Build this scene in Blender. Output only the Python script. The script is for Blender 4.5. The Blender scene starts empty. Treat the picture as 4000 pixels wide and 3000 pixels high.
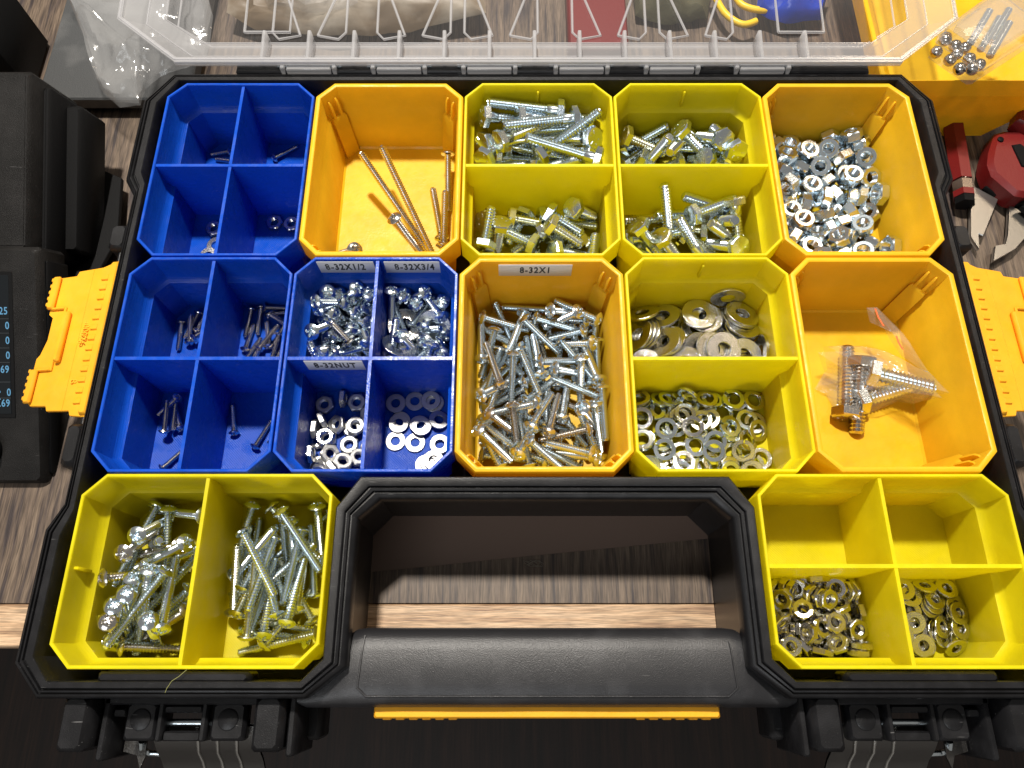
import bpy, bmesh, math, random
from mathutils import Vector, Matrix, Quaternion
random.seed(7)
S = 0.001                       # everything below is written in millimetres
sc = bpy.context.scene
col = sc.collection

# ------------------------------------------------------------------ camera
cam_d = bpy.data.cameras.new("camera"); cam = bpy.data.objects.new("camera", cam_d); col.objects.link(cam)
cam_d.sensor_width = 36.0; cam_d.lens = 2850.0 / 4000.0 * 36.0
cam_d.clip_start = 0.01; cam_d.clip_end = 20.0
cam.matrix_world = Matrix.Translation(Vector((184.265, -292.773, 307.370)) * S) @ Matrix.Rotation(0.36898, 4, 'X')
sc.camera = cam

# ------------------------------------------------------------------ world and lamps
w = bpy.data.worlds.new("World"); sc.world = w; w.use_nodes = True
bg = w.node_tree.nodes["Background"]; bg.inputs[0].default_value = (1.0, 0.93, 0.85, 1); bg.inputs[1].default_value = 0.20

def lamp(name, loc, aim, power, sx, sy, color, shape='RECTANGLE'):
    d = bpy.data.lights.new(name, 'AREA'); d.shape = shape; d.size = sx * S; d.size_y = sy * S
    d.energy = power; d.color = color
    o = bpy.data.objects.new(name, d); col.objects.link(o)
    o.location = Vector(loc) * S
    o.rotation_euler = (Vector(aim) - Vector(loc)).to_track_quat('-Z', 'Y').to_euler()
    return o
lamp("desk_lamp", (60, 395, 1250), (150, -120, 0), 31, 100, 100, (1.0, 0.94, 0.85), 'DISK')
lamp("front_fill", (-350, -1500, 1350), (150, -120, 0), 10.5, 1000, 700, (0.93, 0.97, 1.0))  # added low fill from the viewer's side to brighten shaded walls and labels
lamp("room_lamp", (1300, 900, 1700), (200, -100, 0), 6.0, 400, 400, (1.0, 0.80, 0.58))
sc.view_settings.view_transform = 'Standard'; sc.view_settings.look = 'None'
sc.view_settings.exposure = 0.12; sc.view_settings.gamma = 1.0
sc.render.engine = 'CYCLES'
sc.cycles.use_denoising = True
sc.cycles.max_bounces = 10; sc.cycles.transparent_max_bounces = 16; sc.cycles.transmission_bounces = 8
sc.cycles.sample_clamp_indirect = 4.0
sc.cycles.caustics_reflective = False; sc.cycles.caustics_refractive = False

# ------------------------------------------------------------------ materials
def mat(name, color, rough=0.5, metal=0.0, bump=None, spec=0.5, coat=0.0, var=None):
    m = bpy.data.materials.new(name); m.use_nodes = True
    nt = m.node_tree; b = nt.nodes["Principled BSDF"]
    b.inputs["Base Color"].default_value = (*color, 1); b.inputs["Roughness"].default_value = rough
    b.inputs["Metallic"].default_value = metal; b.inputs["Specular IOR Level"].default_value = spec
    b.inputs["Coat Weight"].default_value = coat
    tc = nt.nodes.new("ShaderNodeTexCoord")
    if bump:
        sc_, st, det = bump
        n = nt.nodes.new("ShaderNodeTexNoise"); n.inputs["Scale"].default_value = sc_; n.inputs["Detail"].default_value = det
        nt.links.new(tc.outputs["Object"], n.inputs["Vector"])
        bp = nt.nodes.new("ShaderNodeBump"); bp.inputs["Strength"].default_value = st; bp.inputs["Distance"].default_value = 0.0003
        nt.links.new(n.outputs["Fac"], bp.inputs["Height"]); nt.links.new(bp.outputs["Normal"], b.inputs["Normal"])
    if var:
        sc_, c2, lo, hi = var
        n = nt.nodes.new("ShaderNodeTexNoise"); n.inputs["Scale"].default_value = sc_; n.inputs["Detail"].default_value = 6
        nt.links.new(tc.outputs["Object"], n.inputs["Vector"])
        r = nt.nodes.new("ShaderNodeMapRange"); r.inputs["From Min"].default_value = lo; r.inputs["From Max"].default_value = hi
        nt.links.new(n.outputs["Fac"], r.inputs["Value"])
        mx = nt.nodes.new("ShaderNodeMix"); mx.data_type = 'RGBA'
        mx.inputs[6].default_value = (*color, 1); mx.inputs[7].default_value = (*c2, 1)
        nt.links.new(r.outputs[0], mx.inputs[0]); nt.links.new(mx.outputs[2], b.inputs["Base Color"])
    return m

def grazing(nt, lo, hi, power, bump_node=None):
    """reflection that grows towards grazing angles, the same from both sides of a thin film"""
    lw = nt.nodes.new("ShaderNodeLayerWeight"); lw.inputs[0].default_value = .5
    if bump_node: nt.links.new(bump_node.outputs[0], lw.inputs["Normal"])
    p = nt.nodes.new("ShaderNodeMath"); p.operation = 'POWER'; p.inputs[1].default_value = power; nt.links.new(lw.outputs["Facing"], p.inputs[0])
    m = nt.nodes.new("ShaderNodeMath"); m.operation = 'MULTIPLY_ADD'; m.inputs[1].default_value = hi - lo; m.inputs[2].default_value = lo; nt.links.new(p.outputs[0], m.inputs[0])
    return m

def plastic(name, color, rough, transl, layers=0.0, floor_lines=0.0, tcol=None):
    """moulded or printed plastic: part of the light passes through the wall"""
    m = mat(name, color, rough, spec=0.38)
    nt = m.node_tree; b = nt.nodes["Principled BSDF"]; out = nt.nodes["Material Output"]
    gg = nt.nodes.new("ShaderNodeNewGeometry")
    nv = nt.nodes.new("ShaderNodeTexNoise"); nv.inputs["Scale"].default_value = 28; nv.inputs["Detail"].default_value = 6; nv.inputs["Roughness"].default_value = .65
    nt.links.new(gg.outputs["Position"], nv.inputs["Vector"])
    rv = nt.nodes.new("ShaderNodeMapRange"); rv.inputs["From Min"].default_value = .3; rv.inputs["From Max"].default_value = .7; rv.inputs["To Min"].default_value = .80; rv.inputs["To Max"].default_value = 1.06
    nt.links.new(nv.outputs["Fac"], rv.inputs["Value"])
    sv = nt.nodes.new("ShaderNodeVectorMath"); sv.operation = 'SCALE'; sv.inputs[0].default_value = color; nt.links.new(rv.outputs[0], sv.inputs["Scale"])
    nt.links.new(sv.outputs[0], b.inputs["Base Color"])
    nr = nt.nodes.new("ShaderNodeTexNoise"); nr.inputs["Scale"].default_value = 160; nr.inputs["Detail"].default_value = 5; nt.links.new(gg.outputs["Position"], nr.inputs["Vector"])
    rr_ = nt.nodes.new("ShaderNodeMapRange"); rr_.inputs["From Min"].default_value = .35; rr_.inputs["From Max"].default_value = .68; rr_.inputs["To Min"].default_value = rough - .10; rr_.inputs["To Max"].default_value = rough + .16
    nt.links.new(nr.outputs["Fac"], rr_.inputs["Value"]); nt.links.new(rr_.outputs[0], b.inputs["Roughness"])
    tr = nt.nodes.new("ShaderNodeBsdfTranslucent"); tr.inputs[0].default_value = (*(tcol or color), 1)
    mx = nt.nodes.new("ShaderNodeMixShader"); mx.inputs[0].default_value = transl
    nt.links.new(b.outputs[0], mx.inputs[1]); nt.links.new(tr.outputs[0], mx.inputs[2]); nt.links.new(mx.outputs[0], out.inputs[0])
    geo = nt.nodes.new("ShaderNodeNewGeometry"); sep = nt.nodes.new("ShaderNodeSeparateXYZ")
    nt.links.new(geo.outputs["Position"], sep.inputs[0])
    n = nt.nodes.new("ShaderNodeTexNoise"); n.inputs["Scale"].default_value = 900; n.inputs["Detail"].default_value = 3
    nt.links.new(geo.outputs["Position"], n.inputs["Vector"])
    h = n.outputs["Fac"]
    if layers:
        # layer lines: fine ridges stacked in z, broken up by a noise so that they glint unevenly
        mp = nt.nodes.new("ShaderNodeMapping"); mp.inputs["Scale"].default_value = (60, 60, 3200)
        nt.links.new(geo.outputs["Position"], mp.inputs[0])
        n2 = nt.nodes.new("ShaderNodeTexNoise"); n2.inputs["Scale"].default_value = 1.0; n2.inputs["Detail"].default_value = 2
        nt.links.new(mp.outputs[0], n2.inputs["Vector"])
        a = nt.nodes.new("ShaderNodeMath"); a.operation = 'MULTIPLY_ADD'; a.inputs[1].default_value = layers
        nt.links.new(n2.outputs["Fac"], a.inputs[0]); nt.links.new(h, a.inputs[2]); h = a.outputs[0]
    if floor_lines:
        ad = nt.nodes.new("ShaderNodeMath"); ad.operation = 'ADD'
        nt.links.new(sep.outputs[0], ad.inputs[0]); nt.links.new(sep.outputs[1], ad.inputs[1])
        ml = nt.nodes.new("ShaderNodeMath"); ml.operation = 'MULTIPLY'; ml.inputs[1].default_value = 2 * math.pi / 0.00125
        nt.links.new(ad.outputs[0], ml.inputs[0])
        sn = nt.nodes.new("ShaderNodeMath"); sn.operation = 'SINE'; nt.links.new(ml.outputs[0], sn.inputs[0])
        sn2 = nt.nodes.new("ShaderNodeSeparateXYZ"); nt.links.new(geo.outputs["Normal"], sn2.inputs[0])
        lt = nt.nodes.new("ShaderNodeMath"); lt.operation = 'LESS_THAN'; lt.inputs[1].default_value = -0.0435
        nt.links.new(sep.outputs[2], lt.inputs[0])
        m3 = nt.nodes.new("ShaderNodeMath"); m3.operation = 'MULTIPLY'; nt.links.new(sn.outputs[0], m3.inputs[0]); nt.links.new(lt.outputs[0], m3.inputs[1])
        a = nt.nodes.new("ShaderNodeMath"); a.operation = 'MULTIPLY_ADD'; a.inputs[1].default_value = floor_lines
        nt.links.new(m3.outputs[0], a.inputs[0]); nt.links.new(h, a.inputs[2]); h = a.outputs[0]
    bp = nt.nodes.new("ShaderNodeBump"); bp.inputs["Strength"].default_value = 0.35; bp.inputs["Distance"].default_value = 0.00025
    nt.links.new(h, bp.inputs["Height"]); nt.links.new(bp.outputs["Normal"], b.inputs["Normal"])
    return m

M = {}
M['black'] = mat('black_plastic', (0.007, 0.007, 0.008), 0.36, bump=(2500, 0.3, 3), var=(120, (0.016, 0.016, 0.018), 0.45, 0.8), spec=.32)
M['black_soft'] = mat('grip_rubber', (0.017, 0.017, 0.019), 0.38, bump=(2600, 0.45, 3), var=(70, (0.034, 0.034, 0.037), 0.5, 0.75))
M['matte_black'] = mat('matte_black', (0.003, 0.003, 0.0034), 0.6, bump=(1500, 0.3, 2), spec=.15)
M['device'] = mat('device_plastic', (0.006, 0.0055, 0.0053), 0.5, bump=(3000, 0.8, 2), var=(60, (0.015, 0.014, 0.0135), 0.4, 0.8), spec=.2)
M['blue'] = plastic('printed_blue', (0.007, 0.090, 0.60), 0.28, 0.26, layers=3.0, floor_lines=1.2, tcol=(0.0, 0.11, 0.80))
M['lime'] = plastic('printed_lime', (0.92, 0.81, 0.012), 0.42, 0.46, layers=0.7, floor_lines=0.5, tcol=(1.0, 0.92, 0.0))
M['amber'] = plastic('moulded_amber', (0.95, 0.60, 0.020), 0.42, 0.32, tcol=(1.0, 0.62, 0.0))
M['latch'] = plastic('latch_amber', (0.92, 0.43, 0.018), 0.5, 0.10)
M['zinc'] = mat('zinc_plate', (0.76, 0.85, 0.91), 0.20, 1.0, bump=(1500, 0.15, 2))
M['zinc_warm'] = mat('yellow_zinc', (0.80, 0.83, 0.74), 0.20, 1.0, bump=(1500, 0.15, 2))
M['steel'] = mat('stainless_steel', (0.66, 0.64, 0.61), 0.19, 1.0, bump=(1500, 0.15, 2))
M['dark_steel'] = mat('black_oxide', (0.08, 0.07, 0.07), 0.3, 1.0)
M['stamped'] = mat('stamped_washer', (0.68, 0.68, 0.66), 0.14, 1.0, bump=(2600, 0.45, 4))
M['label'] = mat('label_paper', (0.80, 0.80, 0.79), 0.4)
M['ink'] = mat('label_ink', (0.01, 0.01, 0.012), 0.5)
M['red'] = mat('red_plastic', (0.14, 0.006, 0.006), 0.42, bump=(900, 0.3, 2))
M['pressed'] = mat('pressed_plate', (0.15, 0.145, 0.14), 0.30, 1.0, bump=(2600, 0.4, 4))
M['brushed'] = mat('brushed_steel', (0.40, 0.39, 0.37), 0.34, 1.0, bump=(700, 0.12, 3))
M['dull'] = mat('dull_zinc', (0.58, 0.58, 0.56), 0.40, 1.0, bump=(3000, 0.5, 4))

def scratches(m, amount):
    nt = m.node_tree; b = nt.nodes["Principled BSDF"]; src = b.inputs["Base Color"].links[0].from_socket
    g = nt.nodes.new("ShaderNodeNewGeometry"); mp = nt.nodes.new("ShaderNodeMapping"); mp.inputs["Rotation"].default_value = (0.3, 0.2, 0.7); mp.inputs["Scale"].default_value = (90, 1400, 700)
    n = nt.nodes.new("ShaderNodeTexNoise"); n.inputs["Scale"].default_value = 1; n.inputs["Detail"].default_value = 2
    nt.links.new(g.outputs["Position"], mp.inputs[0]); nt.links.new(mp.outputs[0], n.inputs["Vector"])
    r = nt.nodes.new("ShaderNodeMapRange"); r.inputs["From Min"].default_value = .72; r.inputs["From Max"].default_value = .80; r.inputs["To Max"].default_value = amount
    d = nt.nodes.new("ShaderNodeTexNoise"); d.inputs["Scale"].default_value = 1900; nt.links.new(g.outputs["Position"], d.inputs["Vector"])
    r2 = nt.nodes.new("ShaderNodeMapRange"); r2.inputs["From Min"].default_value = .74; r2.inputs["From Max"].default_value = .80; r2.inputs["To Max"].default_value = amount
    nt.links.new(n.outputs["Fac"], r.inputs["Value"]); nt.links.new(d.outputs["Fac"], r2.inputs["Value"])
    mm = nt.nodes.new("ShaderNodeMath"); mm.operation = 'MAXIMUM'; nt.links.new(r.outputs[0], mm.inputs[0]); nt.links.new(r2.outputs[0], mm.inputs[1])
    mx = nt.nodes.new("ShaderNodeMix"); mx.data_type = 'RGBA'; mx.inputs[7].default_value = (.16, .16, .16, 1)
    nt.links.new(mm.outputs[0], mx.inputs[0]); nt.links.new(src, mx.inputs[6]); nt.links.new(mx.outputs[2], b.inputs["Base Color"])
scratches(M['black'], .8); scratches(M['black_soft'], .7); scratches(M['device'], .6)

# ------------------------------------------------------------------ mesh helpers
class MB:
    def __init__(s): s.v = []; s.f = []
    def ring(s, pts):
        i = len(s.v); s.v += [tuple(p) for p in pts]; return list(range(i, i + len(pts)))
    def bridge(s, a, b):
        n = len(a)
        for i in range(n): s.f.append((a[i], a[(i + 1) % n], b[(i + 1) % n], b[i]))
    def loft(s, rings, cap0=True, cap1=True):
        R = [s.ring(r) for r in rings]
        for a, b in zip(R, R[1:]): s.bridge(a, b)
        if cap0: s.f.append(tuple(reversed(R[0])))
        if cap1: s.f.append(tuple(R[-1]))
        return s
    def strip(s, rings):
        """open sheet: rows of points"""
        R = [s.ring(r) for r in rings]
        for a, b in zip(R, R[1:]):
            for i in range(len(a) - 1): s.f.append((a[i], a[i + 1], b[i + 1], b[i]))
        return s
    def box(s, x0, x1, y0, y1, z0, z1, b=0.4):
        b = min(b, (x1 - x0) / 2.01, (y1 - y0) / 2.01, (z1 - z0) / 2.01)
        def r(t, z): 
            X0, X1, Y0, Y1 = x0 + t, x1 - t, y0 + t, y1 - t
            c = b * .6
            return [(X0 + c, Y0, z), (X1 - c, Y0, z), (X1, Y0 + c, z), (X1, Y1 - c, z), (X1 - c, Y1, z), (X0 + c, Y1, z), (X0, Y1 - c, z), (X0, Y0 + c, z)]
        if b * .6 * 2 >= min(x1 - x0, y1 - y0): b *= .5
        return s.loft([r(b * .7, z0), r(0, z0 + b), r(0, z1 - b), r(b * .7, z1)])
    def prism(s, poly, z0, z1, b=0.0):
        if b:
            cx = sum(p[0] for p in poly) / len(poly); cy = sum(p[1] for p in poly) / len(poly)
            def sh(t):
                o = []
                for (x, y) in poly:
                    d = math.hypot(x - cx, y - cy) or 1; k = max(0, (d - t) / d); o.append((cx + (x - cx) * k, cy + (y - cy) * k))
                return o
            return s.loft([[(*p, z0) for p in sh(b)], [(*p, z0 + b) for p in poly], [(*p, z1 - b) for p in poly], [(*p, z1) for p in sh(b)]])
        return s.loft([[(*p, z0) for p in poly], [(*p, z1) for p in poly]])
    def lathe(s, prof, n=24, closed=False, c=(0, 0)):
        R = [s.ring([(c[0] + r * math.cos(2 * math.pi * k / n), c[1] + r * math.sin(2 * math.pi * k / n), z) for k in range(n)]) for r, z in prof]
        for a, b in zip(R, R[1:]): s.bridge(a, b)
        if closed: s.bridge(R[-1], R[0])
        else: s.f.append(tuple(reversed(R[0]))); s.f.append(tuple(R[-1]))
        return s
    def tube(s, pts, r, n=8, caps=True):
        pts = [Vector(p) for p in pts]; rings = []
        up = Vector((0, 0, 1))
        for i, p in enumerate(pts):
            d = (pts[min(i + 1, len(pts) - 1)] - pts[max(i - 1, 0)]).normalized()
            if abs(d.dot(up)) > .95: a = Vector((1, 0, 0))
            else: a = up
            x = d.cross(a).normalized(); y = x.cross(d)
            rr = r[i] if isinstance(r, (list, tuple)) else r
            rings.append([tuple(p + (x * math.cos(2 * math.pi * k / n) + y * math.sin(2 * math.pi * k / n)) * rr) for k in range(n)])
        return s.loft(rings, caps, caps)
    def move(s, i0, mtx):
        for i in range(i0, len(s.v)): s.v[i] = tuple(mtx @ Vector(s.v[i]))
        return s
    def mesh(s, name, m, sharp=38):
        me = bpy.data.meshes.new(name)
        me.from_pydata([(x * S, y * S, z * S) for x, y, z in s.v], [], s.f)
        me.update()
        bm = bmesh.new(); bm.from_mesh(me); bmesh.ops.recalc_face_normals(bm, faces=bm.faces); bm.to_mesh(me); bm.free()
        for mm in (m if isinstance(m, (list, tuple)) else [m]): me.materials.append(mm)
        for p in me.polygons: p.use_smooth = True
        me.set_sharp_from_angle(angle=math.radians(sharp))
        return me
    def obj(s, name, m, parent=None, sharp=38): return put(name, s.mesh(name, m, sharp), parent)

def put(name, me, parent=None):
    o = bpy.data.objects.new(name, me); col.objects.link(o)
    if parent is not None:
        o.parent = parent
        o.location = -Vector(parent.location) if False else (0, 0, 0)
    return o
def tag(o, label=None, cat=None, group=None, kind=None):
    if label: o['label'] = label
    if cat: o['category'] = cat
    if group: o['group'] = group
    if kind: o['kind'] = kind
    return o
def thing(name, label, cat, group=None):
    o = bpy.data.objects.new(name, None); o.empty_display_size = 0.01; col.objects.link(o)
    return tag(o, label, cat, group)
def origin(t, loc):
    """give a thing its origin at its base; its parts stay where they were built"""
    v = Vector(loc) * S; t.location = v
    for ch in t.children: ch.location = ch.location - v
def text_obj(name, s, size, m, parent, loc, rot=(0, 0, 0), depth=0.05, align='CENTER', sx=1.0, space=1.0, bold=0.0):
    c = bpy.data.curves.new(name, 'FONT'); c.body = s; c.size = size * S; c.extrude = depth * S; c.align_x = align; c.align_y = 'CENTER'
    c.space_character = space; c.offset = bold * S; c.resolution_u = 3
    t = bpy.data.objects.new(name, c); col.objects.link(t)
    dg = bpy.context.evaluated_depsgraph_get(); me = bpy.data.meshes.new_from_object(t.evaluated_get(dg))
    bpy.data.objects.remove(t); me.materials.clear(); me.materials.append(m)
    for v in me.vertices: v.co.x *= sx
    o = bpy.data.objects.new(name, me); col.objects.link(o); o.parent = parent
    o.location = Vector(loc) * S; o.rotation_euler = rot
    return o

# ------------------------------------------------------------------ the setting
def wood(name, along, base, dark, streak, scale, rough=0.5, coat=0.0):
    m = bpy.data.materials.new(name); m.use_nodes = True; nt = m.node_tree; b = nt.nodes["Principled BSDF"]
    b.inputs["Roughness"].default_value = rough
    geo = nt.nodes.new("ShaderNodeNewGeometry")
    mp = nt.nodes.new("ShaderNodeMapping"); k = (scale * 0.055, scale) if along == 'X' else (scale, scale * 0.055)
    mp.inputs["Scale"].default_value = (k[0], k[1], scale)
    n0 = nt.nodes.new("ShaderNodeTexNoise"); n0.inputs["Scale"].default_value = 9; n0.inputs["Detail"].default_value = 2
    nt.links.new(geo.outputs["Position"], n0.inputs["Vector"])
    va = nt.nodes.new("ShaderNodeVectorMath"); va.operation = 'MULTIPLY_ADD'
    va.inputs[1].default_value = (0.005, 0.005, 0.0); nt.links.new(n0.outputs["Color"], va.inputs[0]); nt.links.new(geo.outputs["Position"], va.inputs[2])
    nt.links.new(va.outputs[0], mp.inputs[0])
    n1 = nt.nodes.new("ShaderNodeTexNoise"); n1.inputs["Scale"].default_value = 1.0; n1.inputs["Detail"].default_value = 7; n1.inputs["Roughness"].default_value = 0.5
    nt.links.new(mp.outputs[0], n1.inputs["Vector"])
    r1 = nt.nodes.new("ShaderNodeValToRGB")
    e = r1.color_ramp.elements; e[0].position = 0.34; e[0].color = (*streak, 1); e[1].position = 0.62; e[1].color = (*base, 1)
    e2 = r1.color_ramp.elements.new(0.47); e2.color = (*dark, 1)
    nt.links.new(n1.outputs["Fac"], r1.inputs[0])
    # fine fibres
    mp2 = nt.nodes.new("ShaderNodeMapping"); mp2.inputs["Scale"].default_value = (k[0] * 5, k[1] * 5, scale)
    nt.links.new(va.outputs[0], mp2.inputs[0])
    n2 = nt.nodes.new("ShaderNodeTexNoise"); n2.inputs["Scale"].default_value = 1.0; n2.inputs["Detail"].default_value = 4
    nt.links.new(mp2.outputs[0], n2.inputs["Vector"])
    r2 = nt.nodes.new("ShaderNodeMapRange"); r2.inputs["To Min"].default_value = 0.5; r2.inputs["To Max"].default_value = 1.25
    r2.inputs["From Min"].default_value = .3; r2.inputs["From Max"].default_value = .7
    nt.links.new(n2.outputs["Fac"], r2.inputs["Value"])
    mp3 = nt.nodes.new("ShaderNodeMapping"); mp3.inputs["Scale"].default_value = (k[0] * 2.2, k[1] * 2.2, scale)
    if along == 'X': mp3.inputs["Scale"].default_value = (scale * .12, scale * 3.2, scale)
    else: mp3.inputs["Scale"].default_value = (scale * 3.2, scale * .12, scale)
    nt.links.new(va.outputs[0], mp3.inputs[0])
    n3 = nt.nodes.new("ShaderNodeTexNoise"); n3.inputs["Scale"].default_value = 1.0; n3.inputs["Detail"].default_value = 3
    nt.links.new(mp3.outputs[0], n3.inputs["Vector"])
    r3 = nt.nodes.new("ShaderNodeMapRange"); r3.inputs["From Min"].default_value = .36; r3.inputs["From Max"].default_value = .46; r3.inputs["To Min"].default_value = .68; r3.inputs["To Max"].default_value = 1.0
    nt.links.new(n3.outputs["Fac"], r3.inputs["Value"])
    pm = nt.nodes.new("ShaderNodeMath"); pm.operation = 'MULTIPLY'; nt.links.new(r2.outputs[0], pm.inputs[0]); nt.links.new(r3.outputs[0], pm.inputs[1]); r2 = pm
    mx = nt.nodes.new("ShaderNodeVectorMath"); mx.operation = 'SCALE'
    nt.links.new(r1.outputs[0], mx.inputs[0]); nt.links.new(r2.outputs[0], mx.inputs["Scale"]); nt.links.new(mx.outputs[0], b.inputs["Base Color"])
    bp = nt.nodes.new("ShaderNodeBump"); bp.inputs["Strength"].default_value = 0.4; bp.inputs["Distance"].default_value = 0.0002
    nt.links.new(n2.outputs["Fac"], bp.inputs["Height"]); nt.links.new(bp.outputs["Normal"], b.inputs["Normal"])
    return m
M['laminate'] = wood('dark_oak_laminate', 'Y', (0.17, 0.125, 0.09), (0.115, 0.083, 0.062), (0.045, 0.034, 0.034), 360, 0.42)
M['oak'] = wood('pale_oak', 'X', (0.60, 0.42, 0.27), (0.53, 0.35, 0.21), (0.36, 0.22, 0.13), 420, 0.45)
M['floor'] = wood('dark_floor', 'Y', (0.022, 0.010, 0.006), (0.016, 0.007, 0.0045), (0.010, 0.005, 0.003), 60, 0.6)
DZ = -58.0
b = MB(); b.box(-700, 1100, -264.6, 900, DZ - 28, DZ, 0.3); desk = tag(b.obj('desk_surface', M['laminate']), kind='structure')
b = MB(); b.box(-700, 1100, -284.5, -264.9, DZ - 28, DZ + 0.05, 1.2); b.obj('oak_edging', M['oak'], desk)
b = MB(); b.box(-2500, 3000, -2200, 1500, DZ - 760, DZ - 740, 0.5); tag(b.obj('floor', M['floor']), kind='structure')

# ------------------------------------------------------------------ the organizer case
W = 79.34; L = 107.5; L3 = 108.1; W3 = 79.3; XR = 5 * W
def mirror(pts): return pts + [(XR - x, y) for x, y in reversed(pts)]
OUT = mirror([(0.5, 7.5), (-13, -11), (-13.0, -61.5), (-7.2, -71), (-7.2, -228), (-13, -239), (-13, -292), (-1.5, -304.6), (103.5, -304.6), (118.6, -293), (118.8, -234), (128.0, -226)])
INN = mirror([(5.0, 1.0), (-4.0, -14), (-4.0, -58.5), (-1.0, -65.0), (-1.0, -231), (-4.4, -242), (-4.4, -289), (3.0, -298.2), (101.5, -298.2), (109.6, -290), (109.6, -230), (119.0, -216.6)])
def lerp(t, z): return [(a[0] + (b[0] - a[0]) * t, a[1] + (b[1] - a[1]) * t, z) for a, b in zip(OUT, INN)]
case = thing('organizer_case', 'black plastic parts organizer with clear lid folded back and amber side latches, holding the bins', 'tool case')
b = MB()
b.loft([lerp(.42, -56), lerp(.30, -54.5), lerp(.26, -13), lerp(.02, -10), lerp(0, -8.5), lerp(0, -3.2), lerp(.10, -1.4), lerp(.24, -0.8), lerp(.27, -2.0),
        lerp(.33, -2.0), lerp(.36, -0.6), lerp(.46, -0.2), lerp(.49, -1.5), lerp(.54, -1.5), lerp(.57, -0.1), lerp(.62, 0.3), lerp(.94, 0.3), lerp(1, -0.4),
        lerp(1.0, -8), lerp(1.06, -49.5)])
shell = b.obj('tray_shell', M['black'], case)
# outer corner shoulders beside the rim
for sx in (0, 1):
    f = (lambda x: XR - x) if sx else (lambda x: x)
    def bx(mb, x0, x1, *a): 
        x0, x1 = sorted((f(x0), f(x1))); return mb.box(x0, x1, *a)
    b = MB(); bx(b, -17.5, -8.5, -99, -85, -22, -6, 2.2); b.obj('latch_stop', M['black'], case)
    b = MB(); bx(b, -17.0, -8.5, -210, -190, -26, -6, 2.6); b.obj('latch_stop', M['black'], case)
    b = MB(); b.tube([(f(-12.0), -92, -11), (f(-12.0), -199, -11)], 1.3, 8); b.obj('latch_pin', M['black'], case)
# inner tabs over the gap at the front, behind each clasp
for x0, x1 in ((21, 81), (XR - 81, XR - 21)):
    b = MB(); b.box(x0, x1, -299.0, -294.6, -14, -1.2, 1.6); b.obj('retaining_tab', M['black'], case)
# ---------------- handle across the recess
b = MB(); rings = []; N = 20
xs = [97, 101, 106, 110, 114, 117, 119.5, 124, 130] + [130 + (XR - 260) * k / 14 for k in range(1, 14)] + [XR - 130, XR - 124, XR - 119.5, XR - 117, XR - 114, XR - 110, XR - 106, XR - 101, XR - 97]
def hsec(x):
    d = min(x, XR - x)
    yb = -308.6 + (1.8 if d < 99 else 0)
    yf = -277.5 - (0 if d > 124 else (124 - d) * .12)
    t = max(0, min(1, (118 - d) / 20)); yf = yf * (1 - t) + (-303.5) * t
    zt = -7.5 - t * 5; zb = -42 + t * 8
    zt += -0.35 * (0.5 + 0.5 * math.cos((x - XR / 2) / 9.2)) if d > 130 else 0
    return yf, yb, zt, zb
for x in xs:
    yf, yb, zt, zb = hsec(x); cy, hy, cz, hz = (yf + yb) / 2, (yf - yb) / 2, (zt + zb) / 2, (zt - zb) / 2
    r = []
    for k in range(N):
        a = 2 * math.pi * (k + .5) / N; c, s_ = math.cos(a), math.sin(a); e = 0.5
        r.append((x, cy + hy * math.copysign(abs(c) ** e, c), cz + hz * math.copysign(abs(s_) ** e, s_)))
    rings.append(r)
b.loft(rings); grip = b.obj('carry_handle', M['black_soft'], case, sharp=60)
# raised seam of the grip pad, following the handle skin
def hz_at(x, y):
    yf, yb, zt, zb = hsec(x); cy, hy, cz, hz = (yf + yb) / 2, (yf - yb) / 2, (zt + zb) / 2, (zt - zb) / 2
    u = min(1, abs((y - cy) / hy)); e = 0.5
    return cz + hz * (1 - u ** (2 / e)) ** (e / 2)
pts = []
def seg(x0, y0, x1, y1, n):
    for k in range(n): 
        t = k / n; x = x0 + (x1 - x0) * t; y = y0 + (y1 - y0) * t; pts.append((x, y, hz_at(x, y) + .05))
seg(124, -281, 122.5, -301, 8); seg(122.5, -301, 126, -304, 3); seg(126, -304, XR - 126, -304, 40); seg(XR - 126, -304, XR - 122.5, -301, 3); seg(XR - 122.5, -301, XR - 124, -281, 8)
b = MB(); b.tube(pts, 0.42, 6); b.obj('grip_seam', M['black_soft'], grip)
# amber release bar under the handle
b = MB(); b.box(128, 269, -312.6, -303, -24, -17.5, 1.0)
b.obj('release_bar', M['latch'], case)
for k in range(6):
    for x in (133 + k * 5.4, 264 - k * 5.4):
        b = MB(); b.box(x - 1.7, x + 1.7, -313.3, -312.4, -24.3, -20.5, .3); b.obj('grip_tooth', M['latch'], case)
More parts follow.
